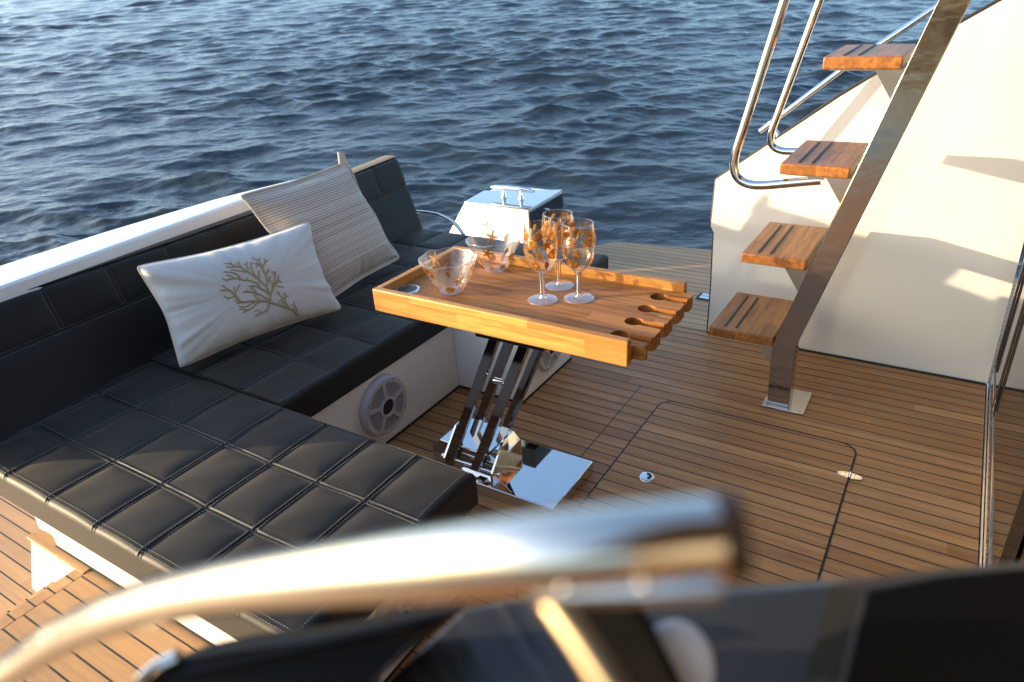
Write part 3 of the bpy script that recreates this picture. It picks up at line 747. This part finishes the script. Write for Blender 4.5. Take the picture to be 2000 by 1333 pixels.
# ------------------------------------------------------------------ stair
sr = thing('flybridge_stair', 'open steel stair with four teak treads on one slanting stringer', 'stair', (-.42, 2.5, 0))
YF, YBk = 2.47, 2.535
def strx(z): return -.460 if z < .262 else -.460 + (z - .262) * .2845
pl = [(-.457, YF, .006), (-.375, YF, .006), (-.380, YF, .268), (-.380 + 1.35 * .2845, YF, .268 + 1.35), (-.463 + 1.36 * .2845, YF, .258 + 1.36), (-.463, YF, .258)]
m = MB(); m.prism(pl, (0, YBk - YF, 0)); m.build('stringer', MT['strg'], sr, True, .0025)
m = MB(); m.box((-.470, 2.448, .0005), (-.318, 2.624, .006)); bp = m.build('base_plate', MT['brushed'], sr, True, .0015)
for x, y in ((-.331, 2.462), (-.331, 2.61), (-.455, 2.61), (-.455, 2.459)):
    m = MB(); m.lathe([(0, .0022), (.004, .0018), (.006, 0)], (x, y, .006), 14); m.build('screw', MT['chrome'], bp)
treads = [(.284, -.706, -.462), (.600, -.609, -.384), (.930, -.509, -.292), (1.262, -.417, -.197)]
for i, (z, x0, x1) in enumerate(treads):
    th = .037; yb = 2.885 if i else 2.86
    m = MB(); m.box((x0, YF + .004, z - th), (x1, yb, z)); t = m.build('step', MT['tread'], sr, True, .005, 3)
    for gx in (.050, .092):
        m = MB(); m.box((x0 + gx, YF + .035, z + .0002), (x0 + gx + .009, yb - .035, z + .003)); m.build('grip_strip', MT['rubber'], t, True, .0012)
    zb = z - th - .004
    m = MB(); m.prism([(strx(zb) - (.082 if i else .062), YF + .022, zb), (strx(zb) - .001, YF + .022, zb), (strx(zb - .085) - .001, YF + .022, zb - .085)], (0, .005, 0))
    m.box((x0 + .02, YF + .02, z - th - .0045), (x1 + .01, YF + .20, z - th - .0005)); m.build('bracket', MT['brushed'], t, False)
pr = 0.0155
near = filletpath([on_y(1575, -130, 2.5), on_y(1533, 0, 2.5), on_y(1413, 370, 2.5), on_y(1604, 352, 2.5)], [.5, .105], 14)
m = MB(); m.tube(near, pr, 20); hr = m.build('handrail', MT['chrome'], sr)
z3 = 2.5
e = on_y(1604, 352, 2.5); m = MB(); m.box((e[0] - .04, 2.485, e[2] + .004), (e[0] + .012, 2.515, e[2] + .016)); m.build('rail_clamp', MT['brushed'], hr, False)
far = filletpath([on_y(1650, -130, 3.06), on_y(1602, 0, 3.06), on_y(1492, 297, 3.06), on_y(1600, 296, 3.06)], [.5, .125], 14)
m = MB(); m.tube(far, pr, 20); m.build('handrail', MT['chrome'], sr)

# ------------------------------------------------------------------ table
tb = thing('teak_table', 'oiled teak tray table with glass slots on chrome struts', 'table', (-1.1, 1.65, 0))
TX0, TX1, TY0, TY1 = -1.503, -.631, 1.497, 1.949
ZR, ZF, ZU = .680, .650, .604
def slab():
    """floor with four keyhole slots at the right end, as one outline"""
    ex = -.602; ys = [1.583, 1.677, 1.772, 1.868]; xc = -.690; rad = .0265; hw = .0165
    pts = [(TX0 + .02, TY0 + .02), (-.66, TY0 + .02)]
    pts = [(TX0 + .01, TY0 + .012), (TX1 - .004, TY0 + .012), (TX1 - .004, TY0 + .044), (ex - .006, TY0 + .046)]
    pts.append((ex, TY0 + .052))
    for i, y in enumerate(ys):
        pts += [(ex, y - hw - .006), (ex - .006, y - hw)]
        a0 = math.asin(hw / rad)
        for k in range(25):
            a = -a0 - (2 * PI - 2 * a0) * k / 24
            pts.append((xc + rad * math.cos(a), y + rad * math.sin(a)))
        pts += [(ex - .006, y + hw), (ex, y + hw + .006)]
        if i < 3:
            pts.append((ex, (y + ys[i + 1]) / 2))
    pts += [(ex, TY1 - .030), (ex - .012, TY1 - .016), (TX1, TY1 - .012), (TX0 + .01, TY1 - .012)]
    return pts
pts = slab()
bm = bmesh.new(); vs = [bm.verts.new((x, y, ZU + .004)) for x, y in pts]; es = [bm.edges.new((vs[i], vs[(i + 1) % len(vs)])) for i in range(len(vs))]
geo = bmesh.ops.triangle_fill(bm, edges=es, use_beauty=True, use_dissolve=False)
ret = bmesh.ops.extrude_face_region(bm, geom=[f for f in bm.faces])
bmesh.ops.translate(bm, vec=(0, 0, ZF - ZU - .004), verts=[g for g in ret['geom'] if isinstance(g, bmesh.types.BMVert)])
m = MB(); bm.verts.index_update(); m.add([tuple(v.co) for v in bm.verts], [tuple(v.index for v in f.verts) for f in bm.faces]); bm.free()
m.build('tray_floor', MT['tfloor'], tb, False)
T = .024
m = MB(); m.box((TX0, TY0, ZU), (TX1, TY0 + T, ZR)); m.build('side_rail', MT['tabx'], tb, True, .004, 3)
m = MB(); m.box((TX0, TY1 - T, ZU), (TX1, TY1, ZR)); m.build('side_rail', MT['tabx'], tb, True, .004, 3)
m = MB(); m.box((TX0, TY0 + T + .0005, ZU), (TX0 + T, TY1 - T - .0005, ZR - .0005)); m.build('end_rail', MT['taby'], tb, True, .004, 3)
hc = on_z(795, 567, ZF)
m = MB(); m.lathe([(.0345, .0006), (.0345, .0042), (.0385, .0046), (.0415, .0035), (.0425, .0008)], (hc[0], hc[1], ZF), 48); ch = m.build('cup_holder', MT['chrome'], tb)
m = MB(); m.lathe([(.0345, .003), (.033, .0012), (.0001, .0012)], (hc[0], hc[1], ZF), 40); m.build('cup_holder_well', MT['wellm'], ch)  # shallow disc; its dark colour stands in for the shade of a deep well
# plinth: thin plate, hinge block, four struts
PZ = .045
m = MB(); m.box((-1.25, 1.49, .0005), (-.866, 1.775, PZ)); m.build('plinth', MT['mirror'], tb, True, .004, 3)
m = MB(); m.prism([(-1.37, 1.535, .001), (-1.37, 1.535, .10), (-1.335, 1.535, .135), (-1.135, 1.535, .135), (-1.105, 1.535, .105), (-1.105, 1.535, .001)], (0, .165, 0)); m.build('hinge_block', MT['mirror'], tb, True, .004)
for xq in (-1.292, -1.100):
    m = MB(); m.prism([(xq, 1.493, PZ), (xq, 1.534, PZ), (xq, 1.60, .136), (xq, 1.60, .185), (xq, 1.575, .185), (xq, 1.493, .10)], (.009, 0, 0)); m.build('cheek_plate', MT['mirror'], tb, True, .0015)
m = MB(); m.tube([(-1.30, 1.516, .088), (-1.085, 1.516, .088)], .0065, 12); m.build('hinge_pin', MT['chrome'], tb)
for xq in (-1.306, -1.079):
    m = MB(); m.tube([(xq - .004, 1.516, .088), (xq + .004, 1.516, .088)], .0105, 12); m.build('pin_head', MT['chrome'], tb)
def strut(x0, z0, x1, z1, y, w=.033, t=.020):
    m = MB(); m.prism([(x0 - w / 2, y, z0), (x0 + w / 2, y, z0), (x1 + w / 2, y, z1), (x1 - w / 2, y, z1)], (0, t, 0)); m.build('strut', MT['dchrome'], tb, True, .0015)
lx = .185 / .426
for (xa, za, yy) in ((-1.242, .164, 1.508), (-1.149, .142, 1.508), (-1.235, .169, 1.62), (-1.126, .171, 1.62)):
    z0 = .075; strut(xa - (za - z0) * lx, z0, xa + (.603 - za) * lx, .603, yy)
m = MB(); m.box((-1.115, 1.50, .592), (-.88, 1.66, .6075)); m.build('mount_plate', MT['dchrome'], tb, True, .002)
q = on_y(982, 742, 1.60); m = MB(); m.tube([(q[0] - .022, 1.585, q[2]), (q[0] + .022, 1.585, q[2])], .010, 14); m.build('spacer', MT['chrome'], tb)

# ------------------------------------------------------------------ goblets and bowls
def motif(kind, s):
    """outline (fan from centre) in local 2D, unit ~ s"""
    if kind == 'star':
        pts = []
        for k in range(10):
            a = PI / 2 + k * PI / 5; r = s if k % 2 == 0 else s * .30
            if k % 2 == 0:
                for d in (-.10, .10): pts.append((r * math.cos(a + d) * (1 - abs(d)), r * math.sin(a + d) * (1 - abs(d))))
            else: pts.append((r * math.cos(a), r * math.sin(a)))
        return pts
    if kind == 'fan':
        pts = []
        for k in range(29):
            a = math.radians(-25 + 230 * k / 28); r = s * (.95 + .11 * math.cos(k * PI)); pts.append((r * math.cos(a), r * math.sin(a) * .92))
        pts += [(-.30 * s, -.62 * s), (.30 * s, -.62 * s)]
        return pts
    if kind == 'disc': return [(s * math.cos(a) * (1 + .06 * math.sin(5 * a)), s * math.sin(a) * (1 + .06 * math.cos(7 * a))) for a in np.linspace(0, 2 * PI, 25)[:-1]]
    if kind == 'whelk': return [(s * x, s * y) for x, y in ((-.25, 1), (.1, .8), (.4, .45), (.45, .05), (.25, -.4), (.05, -1), (-.15, -.45), (-.42, 0), (-.4, .5))]
    if kind == 'horse': return [(s * x, s * y) for x, y in ((-.1, 1.2), (.2, 1.15), (.6, .95), (.55, .85), (.25, .9), (.3, .55), (.4, .2), (.25, -.3), (.05, -.7), (.2, -1.05), (.35, -.95), (.3, -1.2), (.0, -1.25), (-.15, -.9), (-.1, -.4), (-.25, .1), (-.2, .7))]
def place(m, surf, a0, h0, kind, s, rot=0, lift=.0010, ribs=True):
    """surf(angle, height)->(r,z); adds a domed relief motif"""
    pts = motif(kind, s); r0, _ = surf(a0, h0); c, sn = math.cos(rot), math.sin(rot)
    def pos(x, y, d):
        X, Y = x * c - y * sn, x * sn + y * c
        a = a0 + X / max(r0, .01); r, z = surf(a, h0 + Y); return ((r + d) * math.cos(a), (r + d) * math.sin(a), z)
    n = len(pts); rings = [1.0, .72, .42, .15]; vs = []
    for q, rg in enumerate(rings):
        for k, (x, y) in enumerate(pts):
            dd = lift * (.2 + (1 - rg ** 2)) * 1.6
            if ribs and kind in ('fan', 'disc') and q in (1, 2): dd += lift * (1.6 if k % 2 else -.8)
            vs.append(pos(x * rg, y * rg, dd))
    vs.append(pos(0, 0, lift * 1.8))
    fs = [(i * n + k, i * n + (k + 1) % n, (i + 1) * n + (k + 1) % n, (i + 1) * n + k) for i in range(3) for k in range(n)]
    fs += [(3 * n + k, 3 * n + (k + 1) % n, 4 * n) for k in range(n)]
    m.add(vs, fs)
GP = [(.0098, .088), (.018, .092), (.030, .103), (.040, .118), (.0465, .138), (.0495, .160), (.0500, .182), (.0485, .206), (.0462, .228), (.0450, .236)]
def gsurf(a, h):
    return float(np.interp(h, [p[1] for p in GP], [p[0] for p in GP])), h
def goblet_meshes(seed):
    r_ = random.Random(seed)
    body = MB(); body.lathe([(.0001, .089)] + GP, seg=64)
    inner = [(p[0] - .0016, p[1] + .0006) for p in GP[1:]]
    body.lathe(inner[::-1] , seg=64); body.lathe([GP[-1], (.0446, .2368), inner[-1]], seg=64)
    stem = MB(); stem.lathe([(.0105, .0885), (.0085, .080), (.0072, .070), (.0070, .03), (.0085, .013), (.0125, .008)], seg=24)
    foot = MB(); foot.lathe([(.0001, .0085), (.012, .0082), (.020, .0058), (.036, .0036), (.0435, .0028), (.0450, .0016), (.0445, .0003), (.0001, .0003)], seg=56)
    rim = MB(); rim.tube([(.0446 * math.cos(a), .0446 * math.sin(a), .2368) for a in np.linspace(0, 2 * PI, 65)[:-1]], .0009, 6, True)
    fr_ = MB(); fr_.tube([(.0447 * math.cos(a), .0447 * math.sin(a), .0014) for a in np.linspace(0, 2 * PI, 65)[:-1]], .0012, 6, True)
    gold, amber = MB(), MB()
    cols = 7
    for k in range(cols):
        a = 2 * PI * k / cols + r_.uniform(-.1, .1)
        
        kinds = ['fan', 'horse', 'star', 'whelk', 'fan'] ; r_.shuffle(kinds)
        for j, hh in enumerate((.122, .155, .188, .214)):
            kd = kinds[(j) % 5]
            if j == 0: kd = 'fan' if k % 2 else 'whelk'
            if r_.random() < .07: continue
            sz = {'fan': .0190, 'disc': .0180, 'star': .019, 'whelk': .0170, 'horse': .0155}[kd] * (.75 if j == 3 else 1)
            place(gold if r_.random() < .72 else amber, gsurf, a + (.25 if j % 2 else -.12), hh, kd, sz * 1.04, r_.uniform(-.6, .6), .0006)
    return body, stem, foot, rim, fr_, gold, amber
GLABEL = ['clear stemmed goblet with gold shells standing nearest the bowls on the tray', 'clear stemmed goblet with gold shells standing behind the other two goblets', 'clear stemmed goblet with gold shells standing nearest the glass slots']
for i, (px, py, rot) in enumerate(((1060, 586, .4), (1093, 559, 2.2), (1131, 583, 4.1))):
    p = on_z(px, py, ZF + .0005); g = thing('goblet', GLABEL[i], 'goblet', p, 'shell goblets on the tray'); g.rotation_euler = (0, 0, rot)
    g['_b'] = (0, 0, 0)
    body, stem, foot, rim, fr_, gold, amber = goblet_meshes(3 + i)
    bo = body.build('cup', MT['acr'], g); rim.build('rim', MT['acr'], bo); stem.build('stem', MT['solid'], g); fo = foot.build('foot', MT['base'], g); fr_.build('foot_edge', MT['lamp'] if False else MT['base'], fo)
    gold.build('gold_shells', MT['gold'], bo, True, angle=60); amber.build('amber_shells', MT['amber'], bo, True, angle=60)
BH = .108
def bsurf_f(ph):
    def f(a, h):
        t = max(0., min(1.15, h / BH)); r = .037 + .055 * (t ** .85)
        r *= 1 + .006 * t * math.cos(3 * a + ph) + .007 * t * t * math.cos(8 * a + 1)
        z = h + .0025 * (t ** 3) * math.cos(8 * a + 1 + .5) + .003 * t ** 3 * math.cos(2 * a + ph)
        return r, z
    return f
BLABEL = ['dimpled clear bowl with amber sea creatures beside the round cup holder', 'dimpled clear bowl with amber sea creatures nearest the white locker']
for i, (px, py, ph) in enumerate(((882, 569, .3), (968, 527, 1.7))):
    p = on_z(px, py, ZF + .0005); g = thing('bowl', BLABEL[i], 'bowl', p, 'shell bowls on the tray'); g['_b'] = (0, 0, 0)
    sf = bsurf_f(ph); seg = 72; hs = np.linspace(0.0, BH, 16)
    m = MB()
    V = np.array([[(lambda rz: (rz[0] * math.cos(a), rz[0] * math.sin(a), rz[1] + .003))(sf(a, h)) for a in np.linspace(0, 2 * PI, seg + 1)] for h in hs]); m.grid(V)
    V2 = np.array([[(lambda rz: ((rz[0] - .0025) * math.cos(a), (rz[0] - .0025) * math.sin(a), rz[1] + .0045))(sf(a, h)) for a in np.linspace(0, 2 * PI, seg + 1)] for h in hs]); m.grid(V2, True)
    bo = m.build('shell', MT['bowl'], g)
    m = MB(); m.tube([(lambda rz: ((rz[0] - .0012) * math.cos(a), (rz[0] - .0012) * math.sin(a), rz[1] + .0042))(sf(a, BH)) for a in np.linspace(0, 2 * PI, seg + 1)[:-1]], .0018, 8, True); m.build('rim', MT['base'], bo)
    m = MB(); m.lathe([(.0001, .004), (.030, .004), (.0355, .003), (.036, .0005), (.0001, .0005)], seg=48); m.build('foot', MT['base'], g)
    gold, amber = MB(), MB(); r_ = random.Random(20 + i)
    for k in range(7):
        a = 2 * PI * k / 7 + .5 * i
        for j, hh in enumerate((.024, .056, .086)):
            kd = r_.choice(['star', 'star', 'fan', 'whelk', 'fan'])
            if j == 0: kd = r_.choice(['fan', 'star', 'whelk'])
            if r_.random() < .22: continue
            sz = {'fan': .0205, 'disc': .013, 'star': .0225, 'whelk': .0155}[kd] * (.8 if j == 0 else 1) * r_.uniform(.85, 1.1)
            place(gold if r_.random() < .35 else amber, sf, a + (.42 if j % 2 else 0) + r_.uniform(-.1, .1), hh, kd, sz, r_.uniform(-1, 1), .0009)
    gold.build('gold_shells', MT['gold'], bo, True, angle=60); amber.build('amber_shells', MT['amber'], bo, True, angle=60)

# ------------------------------------------------------------------ pillows
def pillow(name, label, corners, T, matn, flange=0., seed=0, pinch=.045, n=90, wr=1.0):
    BL, BR, TR, TL = [np.array(c, float) for c in corners]
    cen = (BL + BR + TR + TL) / 4; root = thing(name, label, 'pillow', tuple(BL * .5 + BR * .5))
    U = np.linspace(0, 1, n)[:, None] * np.ones((1, n)); V = U.T.copy()
    nrm = np.cross(BR - BL, TL - BL); nrm /= np.linalg.norm(nrm)
    if nrm[0] < 0: nrm = -nrm
    r_ = np.random.default_rng(seed); ph = r_.uniform(0, 6.28, 20)
    def surf(u, v, side):
        u = np.asarray(u, float); v = np.asarray(v, float)
        cu = 2 * u - 1; cv = 2 * v - 1
        pu = u - cu * pinch * (1 - cv ** 2) ; pv = v - cv * pinch * 1.2 * (1 - cu ** 2)
        c4 = (cu ** 2 * cv ** 2) ** 5; pu = pu - cu * .012 * c4; pv = pv - cv * .016 * c4
        B = BL * ((1 - pu) * (1 - pv))[..., None] + BR * (pu * (1 - pv))[..., None] + TR * (pu * pv)[..., None] + TL * ((1 - pu) * pv)[..., None]
        fu = np.clip((np.abs(cu)) / (1 - flange), 0, 1); fv = np.clip(np.abs(cv) / (1 - flange), 0, 1)
        prof = ((1 - fu ** 3.0) * (1 - fv ** 3.0)) ** .5
        ed = (1 - prof) * np.minimum(1, prof * 4)
        ang = np.arctan2(cv, cu)
        w_ = np.zeros_like(u)
        for k in range(7):
            w_ += np.sin((9 + 4.3 * k) * ang + ph[k] + 2.0 * np.sin(2 * ang + ph[k + 7])) / (1.5 + .6 * k)
        w_ *= .0105 * wr * ed * (.4 + .6 * np.sin(3 * ang + ph[14]) ** 2)
        w2 = .004 * wr * np.sin(5 * u + 3 * v + ph[15]) * np.sin(4 * v - 2 * u + ph[16]) * prof
        fl = .006 * np.sin(14 * u + ph[17]) * (fv >= .999) + .006 * np.sin(13 * v + ph[18]) * (fu >= .999)
        h = side * (T * prof + .002) + w_ * side + w2 + fl
        return B + nrm * h[..., None]
    m = MB(); F = surf(U, V, 1); Bk = surf(U, V, -1); m.grid(F); m.grid(Bk, True)
    nn = n
    ring = [(i, 0) for i in range(nn)] + [(nn - 1, j) for j in range(1, nn)] + [(i, nn - 1) for i in range(nn - 2, -1, -1)] + [(0, j) for j in range(nn - 2, 0, -1)]
    a = [tuple(F[i, j]) for i, j in ring]; b_ = [tuple(Bk[i, j]) for i, j in ring]; L = len(a)
    m.add(a + b_, [(i, (i + 1) % L, L + (i + 1) % L, L + i) for i in range(L)])
    o = m.build('cover', MT[matn], root, True, angle=80)
    uvl = o.data.uv_layers.new(name='UVMap')
    co = [None] * (2 * nn * nn + 2 * L)
    for q in range(2):
        for i in range(nn):
            for j in range(nn): co[q * nn * nn + i * nn + j] = (U[i, j], V[i, j])
    for q in range(2):
        for k, (i, j) in enumerate(ring): co[2 * nn * nn + q * L + k] = (U[i, j], V[i, j])
    for lp in o.data.loops: uvl.data[lp.index].uv = co[lp.vertex_index]
    mid = [tuple((np.array(p) + np.array(q)) / 2) for p, q in zip(a, b_)]
    m = MB(); m.tube(mid[::2], .0032, 8, True); m.build('piping', MT['pipe'], root)
    return root, surf, (BL, BR, TR, TL), nrm
CP = [(-2.081, 1.133, .432), (-1.924, 1.741, .432), (-2.030, 1.757, .768), (-2.200, 1.155, .772)]
root, csurf, cc, cn = pillow('coral_pillow', 'pale linen oblong pillow embroidered with a bronze coral branch', CP, .088, 'linen', 0, 4, .042)
branches = [
 ([(1205, 1310), (1140, 1240), (1020, 1190), (850, 1140), (740, 1115), (600, 1125), (470, 1130), (400, 1050), (340, 1000), (280, 960), (230, 915)], 13),
 ([(400, 1050), (400, 1010), (430, 950), (450, 910)], 8), ([(382, 985), (378, 935)], 8), ([(300, 985), (240, 985), (190, 980)], 7), ([(395, 1065), (300, 1080), (245, 1050)], 8), ([(330, 1075), (290, 1105)], 7), ([(520, 1132), (430, 1150), (390, 1110)], 8),
 ([(840, 1150), (800, 1240), (700, 1290), (650, 1330)], 10), ([(805, 1230), (815, 1262)], 7), ([(740, 1270), (690, 1235), (640, 1265)], 6),
 ([(760, 1120), (680, 1150), (600, 1220), (490, 1275)], 9), ([(560, 1240), (450, 1225)], 8), ([(640, 1140), (520, 1200), (440, 1185)], 8),
 ([(850, 1120), (845, 1040), (810, 960), (800, 920), (812, 880), (792, 790), (745, 700), (700, 640), (650, 635)], 12), ([(795, 790), (835, 700)], 9), ([(750, 700), (780, 620), (778, 570)], 8), ([(742, 660), (705, 600), (712, 560)], 8), ([(705, 598), (640, 575), (620, 545)], 7), ([(785, 612), (825, 590)], 6), ([(690, 650), (660, 690)], 6),
 ([(840, 1040), (790, 990), (720, 950), (680, 890), (600, 860), (540, 850), (480, 845), (420, 780), (350, 750), (240, 742)], 10), ([(490, 848), (400, 828), (300, 842), (270, 872)], 9), ([(390, 828), (330, 795), (275, 783)], 8), ([(548, 850), (545, 812)], 8), ([(300, 840), (220, 835)], 6),
 ([(805, 930), (740, 880), (690, 830), (640, 790), (560, 740), (480, 690), (430, 678), (280, 682)], 10), ([(645, 785), (605, 690), (600, 620)], 9), ([(700, 835), (705, 770), (692, 722)], 10), ([(560, 745), (440, 728), (335, 712)], 8), ([(480, 690), (448, 640), (440, 600)], 8), ([(420, 678), (350, 645), (332, 612)], 8), ([(350, 640), (262, 632)], 7), ([(570, 715), (545, 660), (552, 612)], 8), ([(450, 640), (400, 640)], 6), ([(548, 650), (505, 640)], 6), ([(605, 640), (630, 620)], 6),
 ([(850, 1040), (880, 970), (872, 860)], 10), ([(878, 975), (915, 920), (945, 870), (960, 800)], 8), ([(905, 930), (912, 830), (900, 770), (872, 728)], 10), ([(930, 930), (1030, 938)], 7), ([(910, 800), (925, 740)], 7), ([(835, 870), (852, 800)], 9), ([(955, 850), (1000, 885)], 6), ([(945, 830), (965, 780)], 6),
 ([(860, 1120), (760, 1060), (640, 1010), (545, 998), (500, 1008)], 11), ([(665, 1010), (645, 975), (590, 955)], 8), ([(720, 1110), (660, 1065), (640, 1015)], 9), ([(640, 940), (555, 925)], 7), ([(770, 990), (690, 940), (600, 920)], 8), ([(560, 995), (545, 965)], 6),
 ([(1110, 1225), (1052, 1150), (1040, 1085), (1052, 1010)], 9), ([(1042, 1092), (985, 1060), (950, 990)], 8), ([(1050, 1065), (1102, 1052)], 6), ([(1030, 1160), (990, 1110), (942, 1150)], 7), ([(1150, 1250), (1172, 1190), (1155, 1135)], 8), ([(1185, 1280), (1190, 1205)], 7), ([(1162, 1190), (1120, 1165)], 6), ([(1040, 1040), (1010, 1025)], 6), ([(960, 1030), (920, 1025)], 6), ([(1000, 1130), (1000, 1080)], 6)]
BLc, BRc, TRc, TLc = cc
def uv_of(u_, v_):
    d = ray(u_, v_); P = None
    uu, vv = .5, .5
    for _ in range(12):   # newton on the front surface against the sight line
        def res(a, b_):
            p = csurf(np.array([a]), np.array([b_]), 1)[0] - CPOS; q = R @ p; return np.array([1000 + FPX * q[0] / q[2] - u_, 666.5 + FPX * q[1] / q[2] - v_])
        r0 = res(uu, vv); e = 1e-3; J = np.stack([(res(uu + e, vv) - r0) / e, (res(uu, vv + e) - r0) / e], 1)
        st_ = np.linalg.solve(J, -r0); uu = float(np.clip(uu + np.clip(st_[0], -.15, .15), .02, .98)); vv = float(np.clip(vv + np.clip(st_[1], -.15, .15), .02, .98))
    return uu, vv
m = MB()
for pts_, wd in branches:
    uvs = [uv_of(400 + a / 6.667, 420 + b_ / 6.667) for a, b_ in pts_]
    P2 = smoothpath([(a, b_, 0) for a, b_ in uvs], 5)
    P3 = [tuple(csurf(np.array([p[0]]), np.array([p[1]]), 1)[0] + cn * .0004) for p in P2]
    rad = wd / 6.667 * 2.35 / FPX * 1.2; nP = len(P3)
    m.tube(P3, [rad * (1.0 if k < nP * .75 else 1.0 - .35 * (k - nP * .75) / (nP * .25)) for k in range(nP)], 6)
m.build('coral_embroidery', MT['coral'], root, True, angle=80)
SP = [(-2.025, 1.752, .432), (-2.085, 2.285, .432), (-2.205, 2.165, .893), (-2.200, 1.600, .892)]
root2, ssurf, sc, sn = pillow('striped_pillow', 'taupe rope-striped square pillow standing behind the coral pillow', SP, .072, 'stripe', .08, 9, .022, 90, .8)
# folded corner ear
m = MB(); e0 = np.array(SP[2]); ups = np.array([0, 0, 1.])
E = [e0 + np.array([-.004, -.045, -.03]), e0 + np.array([.0, .012, -.05]), e0 + np.array([-.01, -.008, .035]), e0 + np.array([-.015, -.03, .042])]
m.prism([tuple(p) for p in E], (.010, .004, .0)); ear = m.build('corner_fold', MT['stripe'], root2, True, .003)

# ------------------------------------------------------------------ blurred foreground by the camera
FK = .58   # foreground distances
hp = [(-150, 1450, .70), (-60, 1372, .645), (40, 1294, .585), (130, 1238, .525), (250, 1190, .455), (400, 1152, .395), (600, 1126, .335), (800, 1104, .292), (1000, 1084, .264), (1200, 1064, .252), (1398, 1047, .250)]
P = [at(u, v, d * FK) for u, v, d in hp]
fh = thing('companionway_rail', 'thick polished steel grab rail crossing the foreground out of focus', 'grab rail', P[5])
m = MB(); m.tube(smoothpath(P, 8), .0148 * FK, 28); rl = m.build('rail', MT['railm'], fh)
dirv = np.array(P[-1]) - np.array(P[-2]); dirv /= np.linalg.norm(dirv)
m = MB(); m.tube([P[-1], tuple(np.array(P[-1]) + dirv * .0085 * FK)], .0154 * FK, 28); m.build('end_cap', MT['brown'], fh)
m = MB(); m.tube([at(1050, 1158, .262 * FK), at(1250, 1152, .247 * FK), at(1405, 1143, .240 * FK)], .0046 * FK, 14); m.build('lower_bar', MT['brushed'], fh)
m = MB(); m.tube([at(1062, 1158, .270 * FK), at(1130, 1250, .255 * FK), at(1225, 1395, .238 * FK)], .0050 * FK, 14); m.build('strut', MT['warmst'], fh)
for (u_, v_, d_) in ((1103, 1150, .2455), (1257, 1144, .238)):
    c_ = np.array(at(u_, v_, d_ * FK)); m = MB(); m.lathe([(.0001, .0010)] + [(.0010 * math.cos(q), .0010 * math.sin(q)) for q in np.linspace(PI / 2, -PI / 2, 12)[1:-1]] + [(.0001, -.0010)], tuple(c_), 16); m.build('bolt', MT['mirror'], fh)  # tiny mirror beads added to make sun glints along the lower bar
def slabpx(name, px, depth, mat, parent, back=.05, bevel=.006, grad=None):
    fwd = R[2]
    ps = [at(u, v, (depth if len(q) == 0 else q[0]) * FK) for (u, v, *q) in px]
    m = MB(); m.prism(ps, tuple(fwd * back * FK + np.array([0, 0, -.02 * FK]))); return m.build(name, mat, parent, True, bevel * FK, 3)
cs = thing('helm_console', 'dark curved console with streaked grey top below the grab rail', 'console', at(600, 1330, .55 * FK))
slabpx('shell', [(262, 1345, .55), (300, 1308), (345, 1284), (440, 1264), (600, 1243), (860, 1196), (905, 1192), (800, 1275), (720, 1345), (690, 1450, .5), (230, 1450, .5)], .56, MT['shellm'], cs, .06, .012)
m = MB(); m.tube(smoothpath([at(252, 1420, .53 * FK), at(272, 1345, .545 * FK), at(306, 1306, .555 * FK), at(350, 1283, .558 * FK)], 6), .007 * FK, 14); m.build('edge_trim', MT['brushed'], cs)
slabpx('stone_top', [(700, 1400, .58), (745, 1340, .6), (905, 1190, .66), (1065, 1160, .66), (1180, 1340, .6), (1200, 1400, .58)], .62, MT['streak'], cs, .03, .004)
slabpx('column', [(1075, 1168), (1240, 1160), (1275, 1210), (1390, 1440), (1180, 1440)], .44, MT['shellm'], cs, .03, .008)
cbn = thing('cabinet', 'dark slate cabinet with black end panel at the bottom right', 'cabinet', at(1500, 1300, .6 * FK))
slabpx('top_panel', [(1215, 1172, .60), (1450, 1150, .6), (1760, 1130, .60), (1700, 1450, .52), (1215, 1450, .52)], .6, MT['navy'], cbn, .05, .006)
slabpx('end_panel', [(1690, 1150, .50), (1850, 1122, .50), (2150, 1095, .50), (2150, 1450, .46), (1615, 1450, .46)], .5, MT['black'], cbn, .05, .003)
lc_ = np.array(at(1318, 1312, .47 * FK)); m = MB()
fw = Vector(R[2]); upv = Vector(-R[1]); rt = Vector(R[0]); vs = []; ns, nr_ = 28, 9
for i in range(nr_):
    ph = PI / 2 * i / (nr_ - 1)
    for k in range(ns):
        a = 2 * PI * k / ns; p = Vector(lc_) + (rt * math.cos(a) * .027 * FK + upv * math.sin(a) * .035 * FK) * math.cos(ph) ** .6 - fw * (.005 * FK * math.sin(ph)); vs.append(tuple(p))
fs = [(i * ns + k, i * ns + (k + 1) % ns, (i + 1) * ns + (k + 1) % ns, (i + 1) * ns + k) for i in range(nr_ - 1) for k in range(ns)] + [tuple(range(ns))]
m.add(vs, fs); tag(m.build('dome_lamp', MT['lamp']), 'white oval lamp out of focus in front of the slate cabinet', 'lamp')
for o in bpy.data.objects:
    if '_b' in o: del o['_b']
